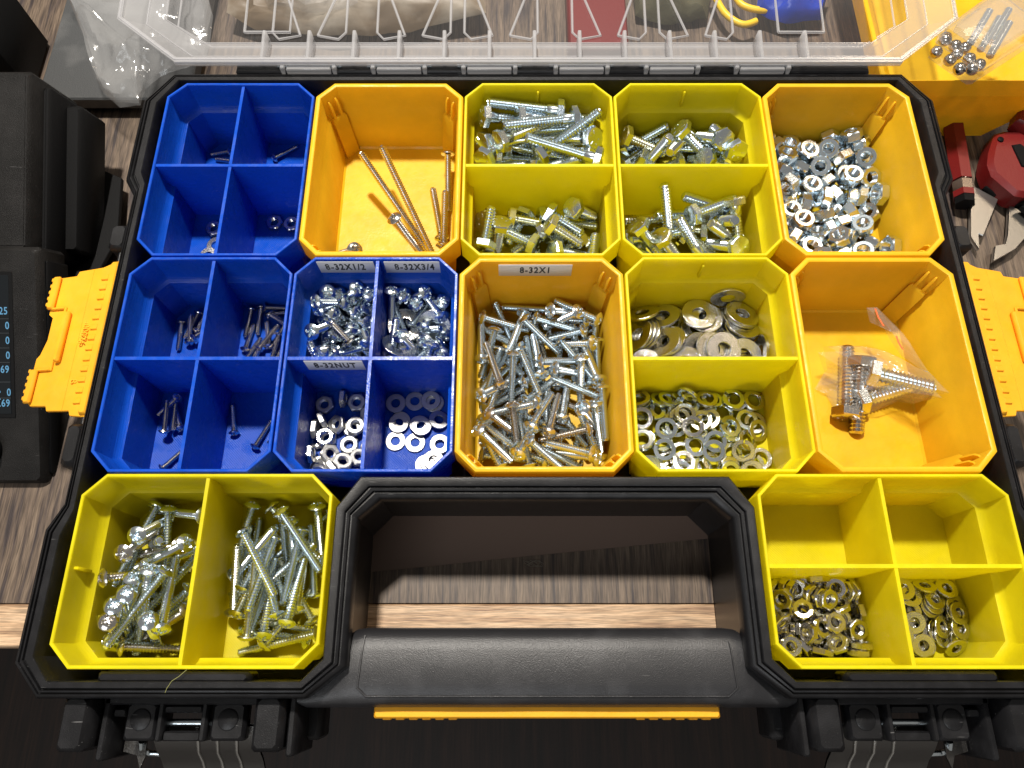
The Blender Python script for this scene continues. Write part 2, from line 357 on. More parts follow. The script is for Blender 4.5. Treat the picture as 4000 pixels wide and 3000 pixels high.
# ---------------- front clasps: guards, hinge housing, wire loops, pressed metal plate
for sx in (0, 1):
    f = (lambda x: XR - x) if sx else (lambda x: x)
    def add(name, m, x0, x1, *a, parent=None):
        x0, x1 = sorted((f(x0), f(x1))); q = MB(); q.box(x0, x1, *a); return q.obj(name, m, parent or case)
    add('clasp_guard', M['black'], 6.5, 17.5, -324, -303.5, -34, -7, 2.2)
    add('clasp_guard', M['black'], 82.5, 94, -324, -303.5, -34, -7, 2.2)
    add('guard_web', M['black'], 18.5, 21.5, -328, -304, -48, -16, 1.0)
    add('guard_web', M['black'], 95, 98, -326, -304, -44, -12, 1.0)
    add('lower_guard', M['black'], 9, 20, -327, -305, -52, -33, 2.2)
    add('lower_guard', M['black'], 84, 103, -322, -305, -52, -33, 2.2)
    add('clasp_wall', M['black'], 18, 83, -307.5, -303.5, -52, -16, 1.0)
    for x0, x1 in ((27, 40), (62, 76)):
        h = add('hinge_lug', M['black'], x0, x1, -321, -306.5, -26, -18, 1.6)
        q = MB(); q.lathe([(4.1, -18.4), (4.1, -17.7), (3.7, -17.4)], 24, c=(f((x0 + x1) / 2), -313)); q.obj('boss', M['black'], h)
    for x0, x1 in ((40.8, 43), (58.4, 60.6)):
        add('hinge_web', M['black'], x0, x1, -321, -306.5, -27, -16.5, .7)
    add('hinge_web', M['black'], 43, 58.4, -310.5, -307.8, -24, -17, .7)
    add('cross_bar', M['black'], 43.2, 58.2, -321, -317.5, -26, -18.5, .7)
    add('cross_bar', M['black'], 22, 27, -312, -309, -27, -18, .7)
    q = MB(); q.tube([(f(27), -314.5, -23.5), (f(76), -314.5, -23.5)], 1.5, 12); q.obj('clasp_pin', M['zinc'], case)
    q = MB(); q.tube([(f(30), -322, -30), (f(29), -325, -33), (f(31), -327, -36), (f(40), -327.5, -37), (f(66), -327.5, -37), (f(74), -326, -35), (f(74.5), -322, -30)], 1.3, 10); q.obj('clasp_wire', M['zinc'], case)
    # pressed plate: bends over the pin and hangs down, three ribs
    pr = [(-316, -24), (-321, -27), (-326, -32), (-330, -38), (-334, -42), (-362, -62)]
    q = MB()
    up = [[(f(x), y, z) for x in (36, 46, 58, 68, 79)] for y, z in pr]; lo = [[(f(x), y + 1.0, z - .6) for x in (36, 46, 58, 68, 79)] for y, z in pr]
    q.strip(up); q.strip([list(reversed(r)) for r in lo]); pl = q.obj('clasp_plate', M['pressed'], case)
    for x in (53.5, 61.5, 69.5):
        q = MB(); q.tube([(f(x + (1 if i < 2 else 0)), y - .1, z + .1) for i, (y, z) in enumerate(pr)], .75, 8); q.obj('plate_rib', M['stamped'], pl)  # brighter metal than the plate, puts the ribs' glint into the colour
    q = MB(); q.prism([(f(22), -322), (f(31), -321), (f(31.5), -328), (f(30), -332.5), (f(28), -327.5), (f(22), -326)], -33, -32); q.obj('clasp_hook', M['pressed'], pl)
# ---------------- amber side latches, swung open
def latch(side):
    f = (lambda x: XR - x) if side else (lambda x: x)
    a = math.radians(10); ca, sa = math.cos(a), math.sin(a)
    def T(mb):            # local: u outward from the hinge, v along, h up
        mb.v = [(f(-11.2 - (u * ca + h * sa)), -145.5 + v, -9.5 - u * sa + h * ca) for u, v, h in mb.v]; return mb
    q = MB(); q.prism([(0, -41), (8, -40), (9, -37.5), (21, -37), (22, -34.5), (30.5, -34), (33.5, -31), (33.5, -10), (32, -8), (30, 0), (30, 12), (32.5, 14), (33, 34), (22, 34.5), (21, 37), (8, 38), (0, 41)], -1.5, 0.3, .3)
    T(q); root = q.obj('side_latch', M['latch'], case)
    def part(name, mb, m=M['latch']): return T(mb).obj(name, m, root)
    q = MB(); q.box(29.6, 33.2, 16, 34, 0.2, 2.8, .9); part('finger_lip', q)
    q = MB(); q.box(29.6, 33.2, -33, -16, 0.2, 2.8, .9); part('finger_lip', q)
    q = MB(); q.box(23.5, 31, 15.6, 16.9, .2, 1.9, .5); q.box(23.5, 31, -16.9, -15.6, .2, 1.9, .5); q.box(22.8, 24.0, -16.9, 16.9, 0.2, 1.3, .4); part('pull_recess', q)
    q = MB(); q.box(19.0, 21.6, -13, 13.5, 0.2, 3.6, .9); part('catch_ridge', q)
    for k in range(13):
        q = MB(); q.box(3.2, 7.4, -34.5 + k * 5.4, -31.6 + k * 5.4, -.2, 1.2, .5); part('hinge_knuckle', q)
    q = MB(); q.box(-1.4, 3.0, -40, 40, -2.2, 2.2, 1.2); part('hinge_bar', q)
    for k in range(5):
        for v0 in (17.5, -31.5):
            q = MB(); q.box(32.8, 33.8, v0 + k * 3.4, v0 + 1.9 + k * 3.4, .4, 2.6, .3); part('thumb_tooth', q)
    q = MB(); q.box(12.6, 12.8, -37, 37, .15, .42, .1); part('mould_line', q)
    if not side:
        for s_, v in (("H1500076", 5), ("B", -23)):
            t = text_obj('moulded_number', s_, 4.6, M['latch'], root, (-20.9, -145.5 + v, -10.6), (0, -math.radians(10), -math.pi / 2), depth=.22, bold=.02)
    return root
latch(0); latch(1)
# ---------------- lid: clear shell folded back behind the hinge
clear = bpy.data.materials.new('clear_lid'); clear.use_nodes = True
nt = clear.node_tree; out = nt.nodes["Material Output"]; nt.nodes.remove(nt.nodes["Principled BSDF"])
gl = nt.nodes.new("ShaderNodeBsdfGlossy"); gl.inputs["Roughness"].default_value = 0.12; gl.inputs[0].default_value = (1, 1, 1, 1)
tp = nt.nodes.new("ShaderNodeBsdfTransparent"); tp.inputs[0].default_value = (0.985, 0.985, 0.99, 1)
df = nt.nodes.new("ShaderNodeBsdfTranslucent"); df.inputs[0].default_value = (0.8, 0.8, 0.82, 1)
d2 = nt.nodes.new("ShaderNodeBsdfDiffuse"); d2.inputs[0].default_value = (0.75, 0.75, 0.77, 1)
fr = grazing(nt, .045, .7, 4)
m1 = nt.nodes.new("ShaderNodeMixShader"); m1.inputs[0].default_value = 0.055; m0 = nt.nodes.new("ShaderNodeMixShader"); m0.inputs[0].default_value = .5
m2 = nt.nodes.new("ShaderNodeMixShader")
nt.links.new(df.outputs[0], m0.inputs[1]); nt.links.new(d2.outputs[0], m0.inputs[2])
nt.links.new(tp.outputs[0], m1.inputs[1]); nt.links.new(m0.outputs[0], m1.inputs[2])
nt.links.new(fr.outputs[0], m2.inputs[0]); nt.links.new(m1.outputs[0], m2.inputs[1]); nt.links.new(gl.outputs[0], m2.inputs[2]); nt.links.new(m2.outputs[0], out.inputs[0])
n = nt.nodes.new("ShaderNodeTexNoise"); n.inputs["Scale"].default_value = 900; g = nt.nodes.new("ShaderNodeNewGeometry")
bp = nt.nodes.new("ShaderNodeBump"); bp.inputs["Strength"].default_value = .2; bp.inputs["Distance"].default_value = .0003
nt.links.new(g.outputs["Position"], n.inputs["Vector"]); nt.links.new(n.outputs["Fac"], bp.inputs["Height"])
nt.links.new(bp.outputs[0], gl.inputs["Normal"])
M['clear'] = clear
ce = clear.copy(); ce.name = 'clear_edge'; M['edge'] = ce  # milky copy for frosted edges; their bright reflections are put into the colour
for n_ in ce.node_tree.nodes:
    if n_.type == 'MIX_SHADER' and not n_.inputs[0].is_linked and abs(n_.inputs[0].default_value - .055) < .01: n_.inputs[0].default_value = .48
tilt = math.radians(7)
def LT(mb):      # lid space: origin on the hinge line, v back from the hinge, h up
    mb.v = [(x, 11.2 + v * math.cos(tilt) - h * math.sin(tilt), 2.5 + v * math.sin(tilt) + h * math.cos(tilt)) for x, v, h in mb.v]; return mb
def lidoct(t, h, x0=-32, x1=XR + 32, v1=312, cx=34, cv=27):
    k = t * .45
    return [(x0 + cx + k, t, h), (x1 - cx - k, t, h), (x1 - t, cv + k, h), (x1 - t, v1 - 30, h), (x1 - 34, v1 - t, h), (x0 + 34, v1 - t, h), (x0 + t, v1 - 30, h), (x0 + t, cv + k, h)]
q = MB()
rings = [lidoct(2.5, 1.2), lidoct(0, 1.2), lidoct(0, -.6), lidoct(2.0, -.8), lidoct(3.5, -2.0), lidoct(10.5, -9), lidoct(13, -9.6), lidoct(20, -10.2), lidoct(22, -17), lidoct(25, -18.0)]
R = [q.ring(r) for r in rings]
for a_, b_ in zip(R, R[1:]): q.bridge(a_, b_)
q.f.append(tuple(R[-1]))
q2 = MB(); R2 = [q2.ring(r) for r in rings[:8]]
for a_, b_ in zip(R2, R2[1:]): q2.bridge(a_, b_)
q.f = q.f[8 * 7:]
lid = LT(q).obj('lid_shell', M['clear'], case, sharp=25)
fz = M['edge'].copy(); fz.name = 'clear_flange'  # milky flange copy, its whitish highlights put into the diffuse share
for n_ in fz.node_tree.nodes:
    if n_.type == 'MIX_SHADER' and not n_.inputs[0].is_linked and abs(n_.inputs[0].default_value - .48) < .01: n_.inputs[0].default_value = .42
LT(q2).obj('lid_flange', fz, lid, sharp=25)
for x in [-2 + 51] + [49 + k * 24.6 + (k % 2) * 0 for k in range(1, 13)]:
    if x > XR - 10: break
    q = MB(); q.box(x - 1.0, x + 1.0, 1.5, 20, -9.5, 1.1, .5); LT(q).obj('lid_rib', M['edge'], lid)
q = MB(); q.box(2, XR - 2, -.9, .5, -2.2, 1.4, .5); LT(q).obj('lid_lip', M['edge'], lid)
for xx, fl in [(k, s_) for k in (68, 128, 178, 240, 290) for s_ in (1, -1)]:
    x = xx + 14 * fl
    q = MB(); base = [(x - 9 * fl, 31), (x + 3 * fl, 28.5), (x + 7 * fl, 33), (x + 7 * fl, 58), (x + 1 * fl, 60)]
    if fl < 0: base = base[::-1]
    bc = [(*p, -16.9) for p in base]; q.tube(bc + [bc[0]], .8, 6); LT(q).obj('lid_boss', M['edge'], lid)
for xx in (44, 350):
    q = MB(); bc = [(xx - 13, 33, -16.5), (xx + 13, 33, -16.5), (xx + 13, 60, -16.5), (xx - 13, 60, -16.5)]; q.tube(bc + [bc[0]], .9, 6); LT(q).obj('lid_boss', M['edge'], lid)
for t_, h_, r_ in ((1.2, 1.2, .7), (10.8, -9, .5), (20.5, -10.3, .55), (24, -17.6, .6)):
    ring_ = lidoct(t_, h_); q = MB(); q.tube(ring_ + [ring_[0]], r_, 6); LT(q).obj('lid_edge', M['edge'], lid)
# hinge: black barrel bar with bright pin ends and clear clips
b = MB(); b.box(34, XR - 18, 8.2, 14.5, -12, -1.0, 1.0); b.obj('hinge_rail', M['black'], case)
for xc in (74, 123, 172, 222, 271, 320):
    q = MB(); q.box(xc - 12, xc + 12, 7.8, 10.4, -2.6, 1.0, .5); q.obj('hinge_clip', M['edge'], lid)
    for s_ in (-1, 1):
        q = MB(); q.box(xc + s_ * 14 - 1.2, xc + s_ * 14 + 1.2, 8.0, 15, -3, 2.0, .5); q.obj('hinge_ear', M['edge'], lid)
    q = MB(); q.tube([(xc - 17.5, 12.0, -.6), (xc + 17.5, 12.0, -.6)], .85, 8); q.obj('hinge_pin', M['zinc'], case)
origin(case, (XR / 2, -150, DZ))

# ------------------------------------------------------------------ bins
FLOOR = -44.0
def octo(cx, cy, hx, hy, c, t, z):
    hx -= t; hy -= t; c = max(.5, c - .586 * t)
    return [(cx - hx + c, cy - hy, z), (cx + hx - c, cy - hy, z), (cx + hx, cy - hy + c, z), (cx + hx, cy + hy - c, z), (cx + hx - c, cy + hy, z), (cx - hx + c, cy + hy, z), (cx - hx, cy + hy - c, z), (cx - hx, cy - hy + c, z)]
PR = {'p': ([(0.25, -.4), (.25, -15.5), (3.0, -17.5), (4.2, -46)], [(0.5, 0), (1.4, 0), (1.7, -.4), (1.9, -14), (3.4, -17), (4.6, -18), (5.0, FLOOR)]),
      'm': ([(0.2, -1.2), (.2, -14.5), (3.2, -16.5), (5.2, -46)], [(0.5, -.3), (1.2, 0), (2.0, 0), (2.7, -.4), (3.0, -1.4), (3.4, -13), (4.8, -15.5), (7.2, FLOOR + 1.0), (8.2, FLOOR)])}
def inner_t(kind, z):
    pr = [p for p in PR[kind][1]]
    for (t0, z0), (t1, z1) in zip(pr, pr[1:]):
        if z1 <= z <= z0 and z1 < z0: return t0 + (t1 - t0) * (z0 - z) / (z0 - z1)
    return pr[0][0] if z > -.1 else pr[-1][0]
def bin_(name, x0, y0, wx, wy, kind, color, label, divx=None, divy=None, group=None):
    """an open eight-sided bin; divx / divy are wall positions measured across the bin"""
    t = thing(name, label, 'parts bin', group)
    cx, cy, hx, hy = x0 + wx / 2, y0 - wy / 2, wx / 2, wy / 2; o, i = PR[kind]; c = 9.3
    mb = MB(); mb.loft([octo(cx, cy, hx, hy, c, tt, z) for tt, z in reversed(o)] + [octo(cx, cy, hx, hy, c, tt, z) for tt, z in i])
    mb.obj('bin_shell', M[color], t, sharp=30)
    zs = [-1.0, -14, -17.2, -18.2, FLOOR - .3] if kind == 'p' else [-1.5, -13.2, -15.6, FLOOR - .3]
    if divx is not None:                     # wall running front to back, at x
        for x in ([divx] if not isinstance(divx, (list, tuple)) else divx):
            mb = MB(); th = .75; X = x0 + x
            prof = [(cy - hy + inner_t(kind, z) - .5, z) for z in zs] + [(cy + hy - inner_t(kind, z) + .5, z) for z in reversed(zs)]
            mb.loft([[(X - th, y, z) for y, z in prof], [(X + th, y, z) for y, z in prof]]); mb.obj('divider', M[color], t)
    if divy is not None:
        for y_ in ([divy] if not isinstance(divy, (list, tuple)) else divy):
            mb = MB(); th = .8; Y = y0 - y_
            prof = [(cx - hx + inner_t(kind, z) - .45, z) for z in zs] + [(cx + hx - inner_t(kind, z) + .45, z) for z in reversed(zs)]
            prof = [(x, z + .15 if z > -5 else z) for x, z in prof]
            mb.loft([[(x, Y - th, z) for x, z in prof], [(x, Y + th, z) for x, z in prof]]); mb.obj('divider', M[color], t)
    if kind == 'm':                          # corner posts with a pair of slotted ribs above
        for sx in (-1, 1):
            for sy in (-1, 1):
                d = Vector((sx, sy)).normalized(); n_ = Vector((-d.y, d.x))
                def P(along, out_, z): 
                    base = Vector((cx + sx * (hx - 4.6), cy + sy * (hy - 4.6))); p = base + d * out_ + n_ * along; return (p.x, p.y, z)
                mb = MB(); hw = 4.4; mb.loft([[P(-hw, -10.4, FLOOR - .2), P(hw, -10.4, FLOOR - .2), P(hw, -7.6, FLOOR - .2), P(-hw, -7.6, FLOOR - .2)],
                    [P(-hw, -7.4, -17.0), P(hw, -7.4, -17.0), P(hw, -4.2, -17.0), P(-hw, -4.2, -17.0)], [P(-hw + .6, -6.4, -15.4), P(hw - .6, -6.4, -15.4), P(hw - .6, -3.6, -15.4), P(-hw + .6, -3.6, -15.4)]])
                post = mb.obj('corner_post', M[color], t)
                for a in (-2.2, 2.2):
                    mb = MB(); mb.loft([[P(a - .7, -6.8, -16), P(a + .7, -6.8, -16), P(a + .7, -3.2, -16), P(a - .7, -3.2, -16)], [P(a - .6, -5.4, -6.5), P(a + .6, -5.4, -6.5), P(a + .6, -2.2, -6.5), P(a - .6, -2.2, -6.5)], [P(a - .4, -4.2, -5), P(a + .4, -4.2, -5), P(a + .4, -2.2, -5), P(a - .4, -2.2, -5)]])
                    mb.obj('corner_rib', M[color], post)
    if kind == 'p' and color == 'lime':
        if wy > wx:
            mb = MB(); mb.box(cx - .6, cx + .6, cy + hy - 3.6, cy + hy - 1.5, -14.5, -3.5, .3); mb.obj('wall_rib', M[color], t)
            mb = MB(); mb.box(cx - .6, cx + .6, cy - hy + 1.5, cy - hy + 3.6, -14.5, -3.5, .3); mb.obj('wall_rib', M[color], t)
        elif divy is None:
            mb = MB(); mb.box(cx - hx + 1.5, cx - hx + 3.6, cy - .6, cy + .6, -14.5, -3.5, .3); mb.obj('wall_rib', M[color], t)
    return t
def label_on(t, s_, xc, y, z, wl, size=7.6):
    mb = MB(); mb.box(xc - wl / 2, xc + wl / 2, y - .14, y, z - 5.3, z + 5.3, .05)
    lb = mb.obj('label_strip', M['label'], t)
    text_obj('lettering', s_, size, M['ink'], lb, (xc, y - .17, z), (math.pi / 2, 0, 0), depth=.03, space=1.22, bold=.24, sx=.56)
G = 'removable bins seated in the case'
g = .15
B = {}
def mk(key, *a, **k): B[key] = bin_(*a, group=G, **k)
def cell(c, r): return (c * W + g, -r * L - g, W - 2 * g, L - 2 * g)
mk('r1c0', 'four_cell_bin', *cell(0, 0), 'p', 'blue', 'nearly empty blue four-cell bin at the back left corner of the case', divx=W / 2, divy=L / 2 - .5)
mk('r1c1', 'open_bin', *cell(1, 0), 'm', 'amber', 'amber undivided bin in the back row holding a few long stainless screws')
mk('r1c2', 'two_cell_bin', *cell(2, 0), 'p', 'lime', 'lime two-cell bin in the middle of the back row, full of hex bolts', divy=L / 2 - .5)
mk('r1c3', 'two_cell_bin', *cell(3, 0), 'p', 'lime', 'lime two-cell bin of hex bolts beside the amber bin of hex nuts', divy=L / 2 - .5)
mk('r1c4', 'open_bin', *cell(4, 0), 'm', 'amber', 'amber undivided bin at the back right corner heaped with hex nuts')
mk('r2c0', 'four_cell_bin', *cell(0, 1), 'p', 'blue', 'unlabelled blue four-cell bin at the left end of the middle row with small screws', divx=W / 2, divy=L / 2 - .5)
mk('r2c1', 'four_cell_bin', *cell(1, 1), 'p', 'blue', 'blue four-cell bin with three white label strips, screws, nuts and washers', divx=W / 2, divy=L / 2 - .5)
mk('r2c2', 'open_bin', *cell(2, 1), 'm', 'amber', 'amber undivided bin with a white 8-32X1 label, heaped with pan head screws')
mk('r2c3', 'two_cell_bin', *cell(3, 1), 'p', 'lime', 'lime two-cell bin of flat washers behind and split lock washers in front', divy=L / 2 - .5)
mk('r2c4', 'open_bin', *cell(4, 1), 'm', 'amber', 'amber undivided bin at the right end of the middle row holding a bag of bolts')
mk('r3l', 'two_cell_bin', g, -2 * L - g, L3 - 2 * g, W3 - 2 * g, 'p', 'lime', 'lime two-cell bin left of the carry handle, full of long machine screws', divx=53.0)
mk('r3r', 'four_cell_bin', XR - L3 + g, -2 * L - g, L3 - 2 * g, W3 - 2 * g, 'p', 'lime', 'lime four-cell bin right of the carry handle, its two back cells empty', divx=L3 / 2, divy=W3 / 2 - .6)
label_on(B['r2c1'], '8-32X1/2', W + 23.0, -L - 2.15, -6.6, 29)
label_on(B['r2c1'], '8-32X3/4', W + 57.0, -L - 2.15, -6.6, 29)
label_on(B['r2c1'], '8-32NUT', W + 22.5, -L - L / 2 - .75, -6.6, 27)
label_on(B['r2c2'], '8-32X1', 2 * W + 37, -L - 3.6, -7.2, 36)
for k, t in B.items():
    me = t.children[0].data; xs_ = [v.co.x for v in me.vertices]; ys_ = [v.co.y for v in me.vertices]
    origin(t, ((min(xs_) + max(xs_)) / 2 / S, (min(ys_) + max(ys_)) / 2 / S, -46))

# ------------------------------------------------------------------ fasteners: one mesh of each kind, shared by its copies
def hexpts(r, z, n=6, off=0): return [(r * math.cos(2 * math.pi * k / n + off), r * math.sin(2 * math.pi * k / n + off), z) for k in range(n)]
def shank_mesh(name, dia, ln, pitch, m, plain=0.0, seg=12):
    R = dia / 2; r = R - pitch * .50; z0, z1 = -ln / 2, ln / 2 - plain
    nr = int((z1 - z0) / (pitch / 2)) + 3; mb = MB(); rows = []
    for i in range(-2, nr):
        row = []
        for j in range(seg):
            z = z0 + (i * .5 + j / seg) * pitch
            rad = R if i % 2 else r
            if z < z0: z = z0; rad = r * .92
            elif z < z0 + pitch * .8: rad = min(rad, r + (z - z0) / (pitch * .8) * (R - r))
            if z > z1: z = z1; rad = r if plain else rad
            a = 2 * math.pi * j / seg; row.append((rad * math.cos(a), rad * math.sin(a), z))
        rows.append(mb.ring(row))
    for i in range(len(rows) - 1):
        a, b = rows[i], rows[i + 1]
        for j in range(seg - 1): mb.f.append((a[j], a[j + 1], b[j + 1], b[j]))
        if i + 3 < len(rows): mb.f.append((a[seg - 1], rows[i + 2][0], rows[i + 3][0], b[seg - 1]))
    c = mb.ring([(r * .8 * math.cos(2 * math.pi * j / seg), r * .8 * math.sin(2 * math.pi * j / seg), z0 + .02) for j in range(seg)]); mb.f.append(tuple(c))
    c2 = mb.ring([(r * .93 * math.cos(2 * math.pi * j / seg), r * .93 * math.sin(2 * math.pi * j / seg), z0 + .04) for j in range(seg)]); mb.bridge(c, c2)
    if plain:
        i0 = len(mb.v); mb.lathe([(r, z1 - .6), (R * .98, z1 - .1), (R * .98, ln / 2 + .3)], 16)
    me = bpy.data.meshes.new(name); me.from_pydata([(x * S, y * S, z * S) for x, y, z in mb.v], [], mb.f)
    bm = bmesh.new(); bm.from_mesh(me); bmesh.ops.remove_doubles(bm, verts=bm.verts, dist=1e-6); bmesh.ops.dissolve_degenerate(bm, edges=bm.edges, dist=1e-6)
    bmesh.ops.recalc_face_normals(bm, faces=bm.faces); bm.to_mesh(me); bm.free()
    me.materials.append(m)
    for p in me.polygons: p.use_smooth = True
    me.set_sharp_from_angle(angle=math.radians(62)); return me
def pan_head(name, r, h, ln, m):
    seg = 24; mb = MB(); z0 = ln / 2
    mb.ring([(r * .5 * math.cos(2 * math.pi * k / seg), r * .5 * math.sin(2 * math.pi * k / seg), z0 - .02) for k in range(seg)])
    mb.ring([(r * .93 * math.cos(2 * math.pi * k / seg), r * .93 * math.sin(2 * math.pi * k / seg), z0) for k in range(seg)])
    mb.ring([(r * math.cos(2 * math.pi * k / seg), r * math.sin(2 * math.pi * k / seg), z0 + .25 * h) for k in range(seg)])
    for q in (.94, .82, .68, .56, .50, .36, .24, .10):
        row = []
        for k in range(seg):
            a = 2 * math.pi * k / seg; z = z0 + h * (.25 + .75 * (1 - q ** 2.6)); d = min(k % 6, 6 - k % 6)
            if (q <= .56 and d == 0) or (q <= .36 and d <= 1) or q <= .12: z -= h * (.45 if q > .4 else .62 if q > .15 else .7)
            row.append((r * q * math.cos(a), r * q * math.sin(a), z))
        mb.ring(row)
    n = len(mb.v) // seg; R = [list(range(i * seg, (i + 1) * seg)) for i in range(n)]
    for a, b in zip(R, R[1:]): mb.bridge(a, b)
    mb.f.append(tuple(R[-1])); mb.f.append(tuple(reversed(R[0]))); return mb.mesh(name, m, 34)
def hex_head(name, af, h, ln, m, marked=True):
    r = af / 2 / math.cos(math.pi / 6); z0 = ln / 2; mb = MB()
    def hc(t, z): return [(x, y, z) for x, y, _ in [((r - t) * math.cos(2 * math.pi * k / 12), (r - t) * math.sin(2 * math.pi * k / 12), 0) for k in range(12)]]
    def hexring(z, k_=1.0, trim=0.0):     # 12 points: corners and edge middles
        o = []
        for k in range(12):
            rad = (r - trim) if k % 2 == 0 else r * math.cos(math.pi / 6); o.append((rad * k_ * math.cos(math.pi * k / 6), rad * k_ * math.sin(math.pi * k / 6), z))
        return o
    cr = r * math.cos(math.pi / 6)
    rows = [[(cr * .95 * math.cos(math.pi * k / 6), cr * .95 * math.sin(math.pi * k / 6), z0) for k in range(12)], hexring(z0 + .35), hexring(z0 + h - .75), 
            [((cr * .985) * math.cos(math.pi * k / 6), (cr * .985) * math.sin(math.pi * k / 6), z0 + h - .12) for k in range(12)],
            [((cr * .90) * math.cos(math.pi * k / 6), (cr * .90) * math.sin(math.pi * k / 6), z0 + h) for k in range(12)]]
    mb.loft(rows)
    if marked:                            # three raised radial grade dashes
        for k in range(3):
            a = k * 2 * math.pi / 3 + .3; i0 = len(mb.v); mb.box(cr * .42, cr * .78, -.35, .35, z0 + h - .05, z0 + h + .18, .1); mb.move(i0, Matrix.Rotation(a, 4, 'Z'))
        for k in range(4):
            a = k * 1.1 + 1.2; i0 = len(mb.v); mb.box(cr * .5, cr * .68, -.25, .25, z0 + h - .05, z0 + h + .15, .08); mb.move(i0, Matrix.Rotation(a, 4, 'Z'))
    return mb.mesh(name, m, 24)
def nut_mesh(name, af, h, hole, m):
    r = af / 2 / math.cos(math.pi / 6); cr = af / 2; mb = MB(); n = 24
    def ci(rad, z): return [(rad * math.cos(2 * math.pi * k / n), rad * math.sin(2 * math.pi * k / n), z) for k in range(n)]
    def hx(z):
        o = []
        for k in range(n):
            a = 2 * math.pi * k / n; b = (a + math.pi / 6) % (math.pi / 3) - math.pi / 6; rad = cr / math.cos(math.pi / 6 - abs(b)) if False else cr / math.cos(((a) % (math.pi / 3)) - math.pi / 6)
            o.append((rad * math.cos(a), rad * math.sin(a), z))
        return o
    ch = h * .14; Hh = h / 2; hr = hole / 2; rows = [ci(hr + .45, -Hh), ci(cr * .94, -Hh), hx(-Hh + ch), hx(Hh - ch), ci(cr * .94, Hh), ci(hr + .45, Hh)]
    nt_ = max(3, int(h / .8)); 
    for k in range(nt_): 
        z = Hh - .45 - (h - .9) * (k + .0) / (nt_ - 0); rows.append(ci(hr - .05, z)); rows.append(ci(hr + .38, z - (h - .9) / nt_ * .5))
    R = [mb.ring(q) for q in rows]
    for a, b in zip(R, R[1:]): mb.bridge(a, b)
    mb.bridge(R[-1], R[0]); return mb.mesh(name, m, 26)
def washer_mesh(name, ro, ri, h, m, e=.22):
    return MB().lathe([(ri + e * .5, -h / 2), (ro - e, -h / 2), (ro, -h / 2 + e), (ro, h / 2 - e), (ro - e, h / 2), (ri + e * .5, h / 2), (ri, h / 2 - e * .5), (ri, -h / 2 + e * .5)], 40, closed=True).mesh(name, m, 30)
def split_mesh(name, ro, ri, h, m):
    mb = MB(); rings = []; n = 36
    for k in range(n + 1):
        t = k / n; a = .06 + (2 * math.pi - .16) * t; z = (t - .5) * 1.1; c, s_ = math.cos(a), math.sin(a); e = .15
        rings.append([((ri) * c, ri * s_, z - h / 2 + e), ((ri + e) * c, (ri + e) * s_, z - h / 2), ((ro - e) * c, (ro - e) * s_, z - h / 2), (ro * c, ro * s_, z - h / 2 + e), (ro * c, ro * s_, z + h / 2 - e), ((ro - e) * c, (ro - e) * s_, z + h / 2), ((ri + e) * c, (ri + e) * s_, z + h / 2), (ri * c, ri * s_, z + h / 2 - e)])
    mb.loft(rings); return mb.mesh(name, m, 30)

MESH = {}
def fastener(kind, finish):
    k = (kind, finish)
    if k in MESH: return MESH[k]
    m = M[finish]
    if kind.startswith('bolt'):
        ln = {'bolt38': 38, 'bolt32': 32, 'bolt25': 25.4, 'bolt19': 19, 'bolt40': 34}[kind]; big = kind == 'bolt40'
        dia = 7.9 if big else 6.2; plain = {'bolt38': 5, 'bolt32': 12, 'bolt25': 0, 'bolt19': 0, 'bolt40': 0}[kind]
        MESH[k] = (shank_mesh('threaded_shank', dia, ln, 1.9 if big else 1.65, m, plain), ('hex_head', hex_head('hex_head', 12.7 if big else 11.1, 5.2 if big else 4.2, ln, m)))
    elif kind.startswith(('screw', 'small')):
        ln = {'screw25': 25.4, 'screw19': 19, 'screw13': 12.7, 'screw38': 38, 'screw45': 45, 'screw32': 32, 'screw76': 74, 'small16': 15, 'small12': 11}[kind]
        sm = kind.startswith('small'); dia = 2.9 if sm else 4.15
        MESH[k] = (shank_mesh('threaded_shank', dia, ln, 1.0 if sm else 1.3, m, 0, 10 if sm else 12), ('pan_head', pan_head('pan_head', 2.7 if sm else 4.1, 1.7 if sm else 2.2, ln, m)))
    elif kind == 'nut11': MESH[k] = (nut_mesh('hex_nut', 11.1, 5.6, 5.9, m), None)
    elif kind == 'nut9': MESH[k] = (nut_mesh('hex_nut', 8.7, 2.8, 4.3, m), None)
    elif kind == 'washer18': MESH[k] = (washer_mesh('flat_washer', 9, 3.7, 1.5, m), None)
    elif kind == 'washer10': MESH[k] = (washer_mesh('flat_washer', 5, 2.35, 1.0, m, .18), None)
    elif kind == 'split11': MESH[k] = (split_mesh('split_washer', 5.5, 3.35, 1.5, m), None)
    return MESH[k]
NAME = {'bolt': ('hex_bolt', 'hex bolt'), 'screw': ('machine_screw', 'screw'), 'small': ('machine_screw', 'small screw'), 'nut': ('hex_nut', 'hex nut'), 'washer': ('flat_washer', 'flat washer'), 'split': ('lock_washer', 'split lock washer')}
def stem_of(kind): return ''.join(c for c in kind if c.isalpha())
def place(kind, finish, loc, quat):
    a, head = fastener(kind, finish); nm = NAME[stem_of(kind)][0]
    if head is None: o = bpy.data.objects.new(nm, a)
    else:
        o = bpy.data.objects.new(nm, None); o.empty_display_size = .005
    col.objects.link(o); o.location = Vector(loc) * S; o.rotation_mode = 'QUATERNION'; o.rotation_quaternion = Quaternion(quat)
    if head:
        for n_, me in (('threaded_shank', a), head):
            c = bpy.data.objects.new(n_, me); col.objects.link(c); c.parent = o
    return o
